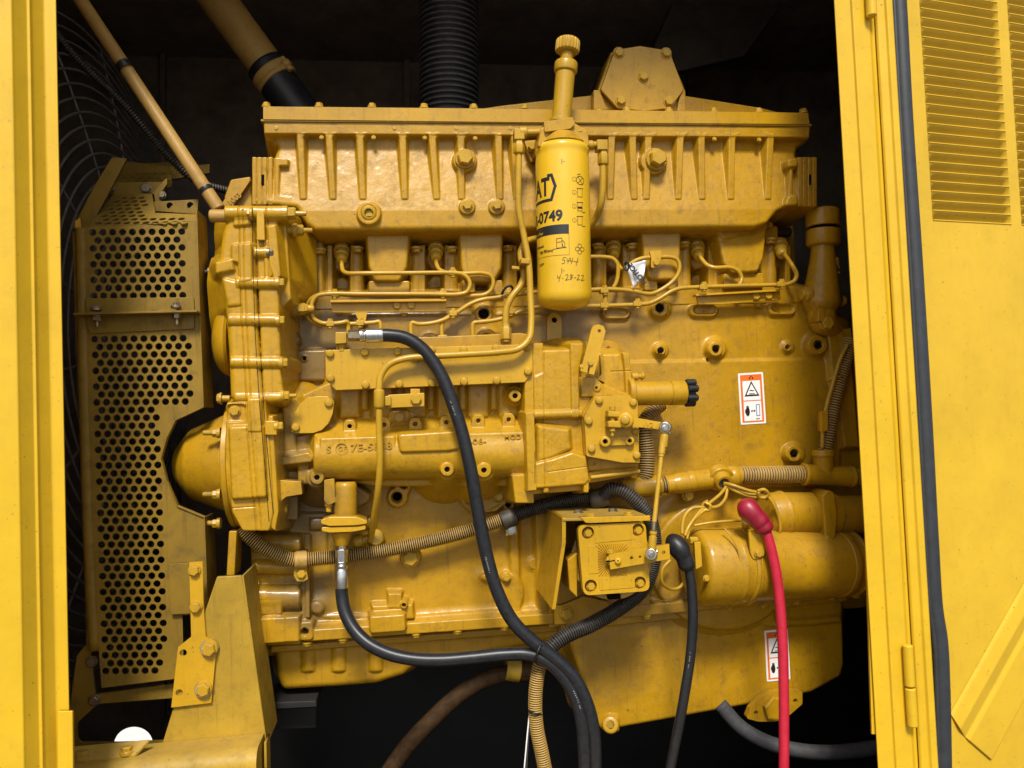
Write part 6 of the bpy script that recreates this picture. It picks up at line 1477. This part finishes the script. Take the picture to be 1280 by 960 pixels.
for x, y in ((212.5, 257), (238, 256.5)): turned('tab_hole', (x, y, 21), (x, y, 16), [(0, 0), (0, 4), (1, 4), (1, 0)], M_PIT, bg_, sides=16, e=.0001)
plate('hook_tab', [(192, 240), (204, 226), (209, 222), (209, 230), (202, 240), (202, 252), (194, 254)], 0, -6, M_GUARD, bg_, bev=1); bolt(203, 244, 4, 4, M_DSTEEL, bg_)
plate('side_cheek', [(90, 286), (112, 284), (136, 240), (158, 198), (140, 196), (118, 232)], 60, 52, M_GUARD, bg_, bev=1)
plate('back_strap', [(150, 200), (205, 208), (262, 205), (262, 216), (205, 226), (150, 226)], -170, -178, M_GUARD, bg_, bev=1)
# perforated top deck behind
hl3 = []
q1, q2, q3 = P(150, 236, -70), P(215, 232, -70), P(160, 205, -260)
TP = Plane(q1, q2 - q1, q1 - q3)
for r in range(6):
    for c in range(6): hl3.append((152 + r * 1.5 + (5 if r % 2 else 0) + c * 10.5, 232 - r * 4.4, HR))
sheet('perforated_panel', [(143, 238), (215, 234), (214, 204), (156, 206)], hl3, 2.5, M_GUARD, bg_, TP, hn=12)
# rolled left edge, side flanges
eg = [P(x, y, GW - 8) for x, y in ((102, 286), (106, 480), (113, 700), (119, 812))]
path = smooth_path(eg, .02); put('rolled_edge', from_bm(sweep(path, .0115, 16)), M_GUARD, bg_)
plate('outer_flange', [(90, 290), (101, 288), (118, 806), (108, 812)], GW - 14, GW - 22, M_GUARD, bg_, bev=1.2)
for a, b in (((247, 262), (251, 395)), ((251, 395), (255.5, 509)), ((255.5, 509), (220, 525.5)), ((220, 525.5), (209, 548)), ((209, 548), (202, 573)), ((202, 573), (209, 601)), ((209, 601), (222.5, 632)), ((222.5, 632), (256.5, 646)), ((256.5, 646), (261, 768))):
    A, B = P(*a, GW), P(*b, GW); d = (B - A).normalized(); n_ = Vector((d.z, 0, -d.x)) * .002
    if n_.x > 0: n_ = -n_
    f = Vector((0, -.004, 0)); bk_ = Vector((0, .010 if 200 < a[0] < 256 and 505 < a[1] < 640 else .075, 0))
    boxw('edge_flange', [A + f, B + f, B + f + n_, A + f + n_, A + bk_, B + bk_, B + bk_ + n_, A + bk_ + n_], M_GUARD, bg_, bev=.5)
# splice angle across the middle
sa = plate('splice_angle', [(107, 373), (242, 371.5), (243, 388), (108, 391)], GW + 4, GW + 1, M_GUARD, bg_, bev=.8); plate('splice_angle', [(107, 396), (242, 391), (243, 411), (112, 417)], GW + 4, GW + 1, M_GUARD, bg_, bev=.8, cr=2)
boxw('splice_ledge', toplate([(91, 391), (246, 387.5)], GW + 34, GW, 4), M_GUARD, bg_, bev=.8); 
for x, y in ((120, 386), (220, 383)):
    bolt(x, y, GW + 18, 5.2, M_DSTEEL, sa, axis='u', h=1.3); bolt(x + 1, y + 9, GW + 18, 5.2, M_DSTEEL, sa, axis='d', kind='nut', h=1.4)
plate('hinge_clip', [(93, 276), (100, 272), (101, 287), (94, 288)], GW, GW - 8, M_PLATE, bg_, bev=1)
# clip plate and strap to the mount bracket
cp_ = plate('clip_plate', [(210.5, 705), (237, 703.5), (240, 767), (213, 768.5)], GW + 10, GW + 2, M_GUARD, bg_, bev=1)
sheet('support_strap', [(236.5, 703), (253, 702), (254.5, 760), (257, 796), (264, 799), (271, 803), (264, 878.5), (214, 884.5), (222.5, 809), (239, 796)], [(229, 816, 6.6), (224, 866, 6.6)], 6, M_PLATE, bg_, front_plane(205 - 40), hn=16)
for x, y in ((243, 713), (245, 759)): bolt(x, y, 166, 6.5, M_BOLT, bg_, h=1.2)
for x, y in ((262, 811), (255, 861)): bolt(x, y, 166, 8.2, M_BOLT, bg_, h=1.3)
turned('strap_washer', (262, 810, 167), (262, 810, 163), [(0, 0), (0, 11), (1, 11), (1, 0)], M_DSTEEL, bg_, sides=24, e=.0005); turned('strap_washer', (255, 861, 167), (255, 861, 163), [(0, 0), (0, 11), (1, 11), (1, 0)], M_DSTEEL, bg_, sides=24, e=.0005)
# lower left support plate with its opening
sheet('foot_plate', [(96, 820), (112, 800), (119, 868), (232, 853), (240, 930), (235, 960), (80, 970), (88, 880)], [[(96, 908), (98, 902), (120, 882), (126, 879.5), (222, 872), (232, 884), (226, 925), (150, 928), (101, 928), (97, 924)]], 5, M_GUARD, bg_, front_plane(86), hn=16)
for x, y in ((115, 827), (118, 875)): bolt(x, y, 88, 6, M_DSTEEL, bg_)

# mount bracket, base rail
mb = thing('mount_bracket', P(270, 940, 160), 'scuffed tapered yellow steel bracket standing on the base rail below the belt guard', 'bracket')
plate('bracket_plate', [(271, 721), (302, 719.5), (318, 820), (330, 905), (332, 932), (199, 942), (218, 880), (244, 800)], 158, 146, M_DIRTY, mb, bev=2)
boxw('bracket_edge', [P(302, 719.5, 157), P(304.5, 719.5, 157), P(334, 932, 157), P(330.5, 932, 157), P(302, 719.5, 157) + Vector((.0, .12, 0)), P(304.5, 719.5, 157) + Vector((0, .12, 0)), P(334, 932, 157) + Vector((0, .12, 0)), P(330.5, 932, 157) + Vector((0, .12, 0))], M_DIRTY, mb, bev=.8)
rl = thing('base_rail', P(210, 960, 190), 'worn yellow base rail with rounded top edge at the bottom left corner of the opening', 'rail')
A0 = P(80, 953, 210); B0 = P(324, 930, 210)
d = (B0 - A0); th = .16
def railend(p): 
    o = []
    for k in range(9):
        a = math.pi / 2 * k / 8; o.append(p + Vector((0, -.004 - .030 * math.sin(a), -.030 + .030 * math.cos(a))))
    return o + [p + Vector((0, -.034, -th)), p + Vector((0, .05, -th)), p + Vector((0, .05, 0))]
bm = bmesh.new(); ra = [bm.verts.new(p) for p in railend(A0 - d * .3)]; rb = [bm.verts.new(p) for p in railend(B0)]
for k in range(len(ra)): bm.faces.new((ra[k], ra[(k + 1) % len(ra)], rb[(k + 1) % len(ra)], rb[k]))
bm.faces.new(ra[::-1]); bm.faces.new(rb); bmesh.ops.recalc_face_normals(bm, faces=bm.faces[:]); me = from_bm(bm)
put('rail_tube', me, M_DIRTY, rl); me.set_sharp_from_angle(angle=rad(40))
ap = [P(78, 934, 196), P(187, 924, 196), P(168, 944, 216), P(78, 953, 216)]
boxw('corner_plate', [ap[3], ap[2], ap[2] - Vector((0, 0, .006)), ap[3] - Vector((0, 0, .006)), ap[0], ap[1], ap[1] - Vector((0, 0, .006)), ap[0] - Vector((0, 0, .006))], M_DIRTY, rl, bev=1)
bolt(103, 945, 206, 7.5, M_DIRTY, rl, axis='u', h=1.2); bolt(159, 939, 206, 7.5, M_BOLT, rl, axis='u', h=1.2)
plate('rail_end_plate', [(330, 928), (333, 928), (334, 990), (330, 990)], 190, 150, M_DIRTY, rl, bev=.8)

# wire fan guard
wg = thing('fan_guard', P(130, 400, -300), 'dark wire fan guard of close curved rings in the shade behind the left post', 'fan guard')
cx, cy, cz = -1.03, .45, .15
for i in range(19):
    r = .24 + i * .032; xx = cx + .10 * (1 - (r / .85) ** 2)
    pts = [Vector((xx, cy + r * math.cos(a), cz + r * math.sin(a))) for a in np.linspace(-2.2, 4.1, 72)]
    put('guard_ring', from_bm(sweep(pts, .0030, 8)), M_WIRE, wg)
for k in range(14):
    a = 2 * math.pi * k / 14 + .2
    pts = [Vector((cx + .10 * (1 - (r / .85) ** 2) - .004, cy + r * math.cos(a), cz + r * math.sin(a))) for r in np.linspace(.22, .83, 14)]
    put('guard_spoke', from_bm(sweep(pts, .0032, 8)), M_WIRE, wg)
tube('spiral_hose_seen', [(60, 30, 40), (100, 75, 30), (150, 125, 10), (190, 170, -20), (225, 215, -60), (262, 240, -70), (285, 240, -90)], 4, M_BLACK, None, label='thin black spiral wrapped cable beside the slanted tan rod', cat='cable', sides=10) if False else None
sc_ = thing('spiral_cable', P(150, 220, 0), 'thin black corrugated cable sloping beside the slanted tan rod', 'cable')
conduit('cable_sleeve', [(50, 10, 40), (80, 55, 36), (115, 92, 26), (150, 125, 16), (185, 165, 2), (215, 200, -14), (245, 226, -40), (290, 240, -90)], 5.0, [M_LOOMD, M_BLACK], sc_, pitch=6, depth=.25, sides=12)
br = thing('brace_rod', P(270, 262, 60), 'slanted tan painted brace rod running from the roof down to the gear case', 'rod')
turned('rod_bar', (2, -149, 20), (274, 262, 60), [(0, 0), (0, 8.6), (1, 8.2), (1, 0)], M_PIPE, br, sides=28)
turned('rod_band', (153, 79, 47), (158, 86.5, 47.5), [(0, 8.4), (0, 9.0), (1, 9.0), (1, 8.4)], M_BLACK, br, caps=False); turned('rod_band', (256, 235, 58.5), (259, 239.5, 58.8), [(0, 8.2), (0, 8.7), (1, 8.7), (1, 8.2)], M_BLACK, br, caps=False)
# coolant pipe
cpz = thing('coolant_pipe', P(340, 120, -300), 'fat ochre coolant pipe with a clamped dark hose slanting down behind the manifold', 'pipe')
turned('pipe_body', (165, -146, -300), (340, 92, -300), [(0, 0), (0, 23.5), (1, 22.5), (1, 0)], M_PIPE, cpz, sides=40)
tube('pipe_hose', [(332, 82, -300), (345, 100, -300), (365, 128, -305), (395, 165, -310), (420, 200, -320)], 25, M_BLACK, cpz, sides=32)
turned('hose_clamp', (338, 90, -300), (348.5, 103.5, -300), [(0, 24), (0, 26), (.1, 27.2), (.3, 27.2), (.4, 26), (.6, 26), (.7, 27.2), (.9, 27.2), (1, 26), (1, 24)], M_PIPE, cpz, caps=False); turned('clamp_screw', (352, 72, -262), (364, 88, -262), [(0, 0), (0, 4), (.3, 4), (.3, 6), (.7, 6), (.7, 4), (1, 4), (1, 0)], M_PIPE, cpz, sides=12)
# black corrugated air duct
ad = thing('air_duct', P(560, 140, -330), 'thick black corrugated air duct dropping from the roof behind the manifold lid', 'duct')
conduit('duct_bellows', [(560, -90, -330), (561, 20, -330), (562, 150, -330)], 37, [M_DUCT, M_BLACK], ad, pitch=15, depth=.07, sides=40)
# things under the engine
bh = thing('brown_drain_hose', P(560, 900, -150), 'dull brown hose curving down in the dark below the oil pan', 'hose')
tube('hose_tube', [(660, 842, -120), (635, 842, -120), (605, 850, -120), (570, 872, -110), (535, 905, -100), (505, 938, -90), (480, 975, -80)], 10.5, M_BROWN, bh, sides=24, step=8)
turned('hose_clamp', (632, 836, -118), (650, 838, -118), [(0, 12), (0, 14), (1, 14), (1, 12)], M_DIRTY, bh, caps=False); turned('hose_stub', (640, 838, -118), (668, 838, -118), [(0, 0), (0, 11), (1, 11), (1, 0)], M_BROWN, bh)
gh = thing('grey_hose', P(1000, 940, 60), 'smooth grey hose sagging in the dark below the right end of the oil pan', 'hose')
tube('hose_tube', [(900, 880, 0), (925, 908, 20), (960, 928, 40), (1005, 939, 60), (1050, 940, 70), (1100, 933, 80), (1160, 915, 90)], 9, M_GREY, gh, sides=20, step=8)
dc = thing('base_cross_member', P(360, 900, -100), 'dark flat steel cross member under the front of the oil pan', 'beam')
plate('flange', [(300, 880), (395, 876), (396, 884), (300, 889)], 0, -120, M_FLOOR, dc, bev=2)
plate('web', [(300, 889), (395, 884), (395, 910), (300, 914)], -60, -70, M_FLOOR, dc, bev=2)

# ==================================================================== parts whose root was a placeholder become meshes
def promote(emp, main):
    nm = emp.name; par = emp.parent
    kids = [c for c in emp.children if c is not main]
    w = WLOC[main.name]
    main.parent = par; main.location = w - WLOC[par.name]
    for c in kids: c.parent = main; c.location = WLOC[c.name] - w
    lab = emp.get('label')
    WLOC.pop(nm); bpy.data.objects.remove(emp)
    old = main.name; main.name = nm; WLOC[main.name] = w
    if lab: main['label'] = lab
def child(emp, name): return next(c for c in emp.children if c.name.split('.')[0] == name)
for e, n in ((ths, 'outlet_body'), (gc, 'front_cover'), (gov, 'right_body'), (tp, 'pump_barrel'), (ff, 'canister'), (st, 'barrel'), (ac, 'actuator_cover'), (lk, 'linkage_rod')):
    promote(e, child(e, n))
